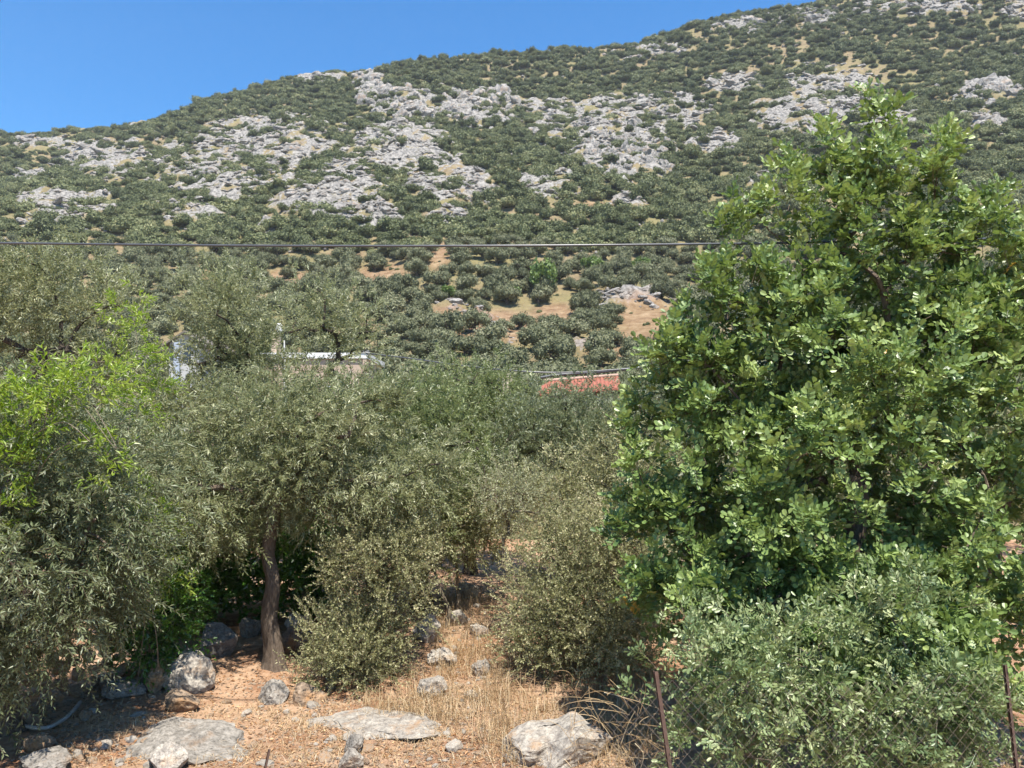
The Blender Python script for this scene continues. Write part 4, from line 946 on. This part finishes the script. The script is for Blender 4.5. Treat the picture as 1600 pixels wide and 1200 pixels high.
# ------------------------------------------------------------------ overhead cables
def cable(name, label, pts, r, mat, n=60):
    G = Geo(); G.tube(smooth_poly(pts, n), r, 8); return tag(G.build(name, mat, None, None, True), label, 'cable', 'overhead cables')
cable('power_cable', 'thick black cable stretched across the picture into the carob', [at(-500, 375, 6.2), at(0, 380, 6.15), at(400, 384, 6.1), at(800, 384, 6.1), at(1130, 381, 6.3), at(1300, 378, 6.6), at(1500, 374, 7.4), at(1800, 365, 8.5)], .0105, M['cable'])
cable('roof_cable', 'thin cable running from the white house corner to the right', [at(572, 552, 44), at(640, 560, 43), at(720, 571, 42), at(800, 579, 41), at(880, 582, 41), at(985, 576, 41)], .04, M['cable'])
cable('roof_cable', 'dark bundled cable above the red roof', [at(845, 590, 42), at(880, 585, 42), at(940, 581, 42), at(1010, 573, 42), at(1100, 560, 42)], .085, M['cable'])

# ------------------------------------------------------------------ houses
def house_part(name, boxes, mat, parent, base):
    G = Geo()
    for lo, hi in boxes: G.box(lo, hi)
    return G.build(name, mat, parent, base)
# white flat-roofed house
YH = 45.0; a0, a1 = at(398, 551, YH), at(574, 551, YH); gz = float(T(np.array(a0[0]), np.array(YH))); b = np.array([(a0[0] + a1[0]) / 2, YH + 3, gz])
h = thing('flat_roofed_house', 'tan house with a white parapet on its flat roof behind the olives', 'house', b)
house_part('wall', [((a0[0] + .15, YH + .15, gz - .5), (a1[0] - .15, YH + 6, a1[2] - .35))], M['tan_wall'], h, b)
r_ = house_part('roof', [((a0[0], YH, a1[2] - .35), (a1[0], YH + 6.2, a1[2])), ], M['white_wall'], h, b)
house_part('corner_pillar', [((a1[0] - .28, YH + .03, gz - .5), (a1[0] - .02, YH + .4, a1[2] + .12 - .48)), ], M['tan_wall'], h, b)
house_part('roof_cap', [((a1[0] - .45, YH - .06, a1[2] + .003), (a1[0] + .08, YH + .5, a1[2] + .14))], M['white_wall'], h, b)
for wx in (.25, .62):
    xw = a0[0] + (a1[0] - a0[0]) * wx; wdw = house_part('window', [((xw, YH + .08, gz + 1.2), (xw + 1.2, YH + .2, gz + 2.4))], M['white_wall'], h, b)
    house_part('pane', [((xw + .08, YH + .06, gz + 1.28), (xw + 1.12, YH + .1, gz + 2.32))], M['glass'], wdw, (0, 0, 0)).location = -Vector(b)*0
    wdw.children[0].data.transform(Matrix.Translation(-Vector(b)))
c0 = at(424, 551, YH + 1.5); c1 = at(437, 512, YH + 1.5)
ch = house_part('chimney', [((c0[0], YH + 1.5, a1[2]), (c1[0] - .1, YH + 2.1, c1[2] - .45))], M['tan_wall'], h, b)
G = Geo(); V, Fc = ico(2); G.add(V * [.22, .22, .34] + [c1[0] - .1, YH + 1.7, c1[2]], [Fc]); G.build('chimney_cap', M['white_wall'], h, b, True)
G = Geo(); p = at(445, 570, YH - .4); p2 = at(444, 532, YH - .4); G.tube([p - [0, 0, 2], p, p2], .045, 8); G.build('vent_pipe', M['white_wall'], h, b, True)
# grey gabled house
YG = 40.0; a0, a1 = at(262, 545, YG), at(312, 545, YG); gz = float(T(np.array(a0[0]), np.array(YG))); b = np.array([a0[0], YG, gz])
h = thing('gabled_house', 'small grey house with a dark gable roof peeping between the left olives', 'house', b)
zt = at(290, 535, YG)[2]; zp = at(290, 517, YG)[2]; xm = at(291, 520, YG)[0]; xl, xr = at(262, 540, YG)[0], at(314, 540, YG)[0]
G = Geo(); G.add([(xl + .12, YG, gz - .3), (xr - .12, YG, gz - .3), (xr - .12, YG, zt), (xm, YG, zp - .1), (xl + .12, YG, zt), (xl + .12, YG + 5, gz - .3), (xr - .12, YG + 5, gz - .3), (xr - .12, YG + 5, zt), (xm, YG + 5, zp - .1), (xl + .12, YG + 5, zt)],
      [np.array([(0, 1, 2, 4), (0, 4, 9, 5), (1, 6, 7, 2)]), np.array([(4, 2, 3), (9, 8, 7)])]); G.build('wall', M['grey_wall'], h, b)
for s_, xe in ((1, xr + .15), (-1, xl - .15)):
    G = Geo(); zl = zt - .12; G.add([(xm, YG - .25, zp), (xe, YG - .25, zl), (xe, YG + 5.2, zl), (xm, YG + 5.2, zp), (xm, YG - .25, zp - .1), (xe, YG - .25, zl - .1), (xe, YG + 5.2, zl - .1), (xm, YG + 5.2, zp - .1)],
      [np.array([(0, 1, 2, 3), (4, 7, 6, 5), (0, 4, 5, 1), (1, 5, 6, 2), (2, 6, 7, 3)])]); G.build('roof_slope', M['dark_tile'], h, b)
house_part('pillar', [((at(275, 540, YG)[0], YG - .25, gz), (at(284, 540, YG)[0], YG - .05, zt - .02))], M['blue_grey'], h, b)
wz = at(290, 548, YG)[2]
house_part('window', [((at(287, 540, YG)[0], YG - .04, wz - .6), (at(299, 540, YG)[0], YG - .004, zt - .12))], M['glass'], h, b)
house_part('window', [((at(264, 540, YG)[0] + .1, YG - .04, wz - .6), (at(273, 540, YG)[0], YG - .004, zt - .18))], M['glass'], h, b)
# red tiled roof
YR = 40.0; r0_, r1_ = at(850, 597, YR), at(966, 588, YR); gz = float(T(np.array(r0_[0]), np.array(YR))); b = np.array([(r0_[0] + r1_[0]) / 2, YR - 1.5, gz])
h = thing('tiled_house', 'low house with a red tiled roof between the central olives', 'house', b)
ev0, ev1 = at(838, 616, YR - 2.2), at(972, 607, YR - 2.2)
house_part('wall', [((ev0[0] + .3, YR - 1.9, gz - .6), (ev1[0] - .3, YR + 1.9, min(ev0[2], ev1[2]) - .06))], M['tan_wall'], h, b)
G = Geo(); nc = 20; per_ = 6
for side in (-1, 1):
    us = np.linspace(0, 1, nc * per_ + 1); vs = np.linspace(0, 1, 9)
    rid = r0_[None] + (r1_ - r0_)[None] * us[:, None]; eav = ev0[None] + (ev1 - ev0)[None] * us[:, None]
    if side > 0: eav = eav.copy(); eav[:, 1] = 2 * YR - eav[:, 1]
    S_ = rid[:, None] + (eav - rid)[:, None] * vs[None, :, None]; S_[..., 2] += .05 * np.abs(np.sin(us * nc * math.pi))[:, None] + (.03 * ((vs * 8) % 1))[None]
    S2 = S_.copy(); S2[..., 2] -= .1; ny = 9; nx = len(us)
    i = np.arange(nx - 1)[:, None] * ny; j = np.arange(ny - 1)[None]; f = np.stack([i + j, i + j + 1, i + ny + j + 1, i + ny + j], -1).reshape(-1, 4)
    G.add(S_.reshape(-1, 3), [f]); G.add(S2.reshape(-1, 3), [f])
    rim = np.concatenate([S_[0], S2[0]]); q = np.array([(a, a + 1, a + 1 + ny, a + ny) for a in range(ny - 1)]); G.add(rim, [q]); G.add(np.concatenate([S_[-1], S2[-1]]), [q])
    G.add(np.concatenate([S_[:, -1], S2[:, -1]]), [np.array([(a, a + 1, a + 1 + nx, a + nx) for a in range(nx - 1)])])
rf = G.build('roof', M['red_tile'], h, b)
G = Geo(); G.tube([r0_ + [0, 0, .06], (r0_ + r1_) / 2 + [0, 0, .06], r1_ + [0, 0, .06]], .10, 8); G.build('ridge', plain('pale_ridge', (.36, .24, .18), .85, .15), h, b, True)
for k, (pu, t_) in enumerate([(787, 586), (793, 583), (799, 588)]):
    p = at(pu, t_, 30); gz = float(T(np.array(p[0]), np.array(30.0))); G = Geo(); G.tube([(p[0], 30, gz - .3), (p[0] + .01, 30, gz + 1.2), (p[0], 30, p[2])], .065, 8)
    tag(G.build('wooden_post', M['wood'], None, None, True), ['first of three pale wooden posts left of the red roof', 'middle one of three pale wooden posts left of the red roof', 'last of three pale wooden posts, nearest the red roof'][k], 'post', 'pale wooden posts')

# ------------------------------------------------------------------ olives between the clearing and the houses
def mid_olive(seed):
    g = np.random.default_rng(seed); es = [(np.array([g.uniform(-.4, .4), g.uniform(-.4, .4), g.uniform(.45, .85)]), np.array([g.uniform(.3, .5), g.uniform(.3, .5), g.uniform(.22, .32)])) for k in range(7)]
    Cc, Dn = clusters(es, 120, g, .45); P_, D_ = around(Cc, Dn, g, 5, .05); L, B = Geo(), Geo()
    sprays(P_, D_, g, 12, .13, .040, .014, .8, .1, .4, L, simple_leaf(.36), None); B.tube(smooth_poly([(0, 0, -.1), (.03, 0, .15), (0, .03, .4)], 8), np.linspace(.06, .035, 8), 7)
    skeleton([np.array([.02, 0, .2]), np.array([0, .02, .3]), np.array([0, .03, .4])], .03, Cc[:16], g, None, B)
    me = [mesh(nm, np.concatenate(q.V), [np.concatenate(f) for f in q.F.values()], m_, {'tint': np.concatenate(q.A)}) for nm, q, m_ in (('crown', L, M['olive_green' if seed % 2 else 'olive_dull']), ('trunk', B, M['bark_dark']))]
    return me
MO = [mid_olive(900 + k) for k in range(3)]
for k, (mu, my, tv_) in enumerate([(-40, 17, 560), (90, 19, 600), (190, 18, 620), (270, 22, 610), (440, 19, 640), (600, 18, 640), (560, 26, 620), (690, 22, 585), (640, 30, 590), (780, 18, 640), (760, 27, 606), (850, 22, 632), (920, 26, 622), (960, 19, 640),
                                   (1040, 24, 590), (1110, 20, 600), (820, 32, 615), (720, 16, 700), (500, 32, 612), (330, 17, 650), (1000, 31, 592), (440, 27, 620), (1200, 26, 560), (1240, 10.5, 560), (1400, 10, 520), (1540, 11, 560), (1100, 9.5, 760), (1640, 13, 480)]):
    b = onground(mu, my); hgt = at(mu, tv_, my)[2] - b[2]
    zo = ('behind the drooping left olive' if mu < 250 else 'below the white parapet' if mu < 620 else 'between the white roof and the red roof' if mu < 830 else 'just below the red roof' if mu < 980 else 'behind the carob')
    t = thing('olive_tree', 'grey olive of the middle grove ' + zo, 'tree', b, 'olives of the grove before the houses'); t.rotation_euler.z = R.uniform(0, 6.28); t.scale = (max(hgt * .85, 2.1), max(hgt * .85, 2.1), hgt)
    obj('crown', MO[k % 3][0], t); obj('trunk', MO[k % 3][1], t)


# ------------------------------------------------------------------ the air between here and the ridge
G = Geo(); G.box((-424, -64, -2.5), (424, 524, 300)); hz = bpy.data.materials.new('haze_air'); hz.use_nodes = True; hz.node_tree.nodes.clear()
vo = hz.node_tree.nodes.new('ShaderNodeVolumePrincipled'); vo.inputs['Color'].default_value = (0.84, 0.91, 1.0, 1); vo.inputs['Density'].default_value = 0.00016; vo.inputs['Anisotropy'].default_value = 0.0
ho = hz.node_tree.nodes.new('ShaderNodeOutputMaterial'); hz.node_tree.links.new(vo.outputs[0], ho.inputs['Volume'])
tag(G.build('haze', hz), 'thin summer haze in front of the hill', 'haze', kind='stuff')
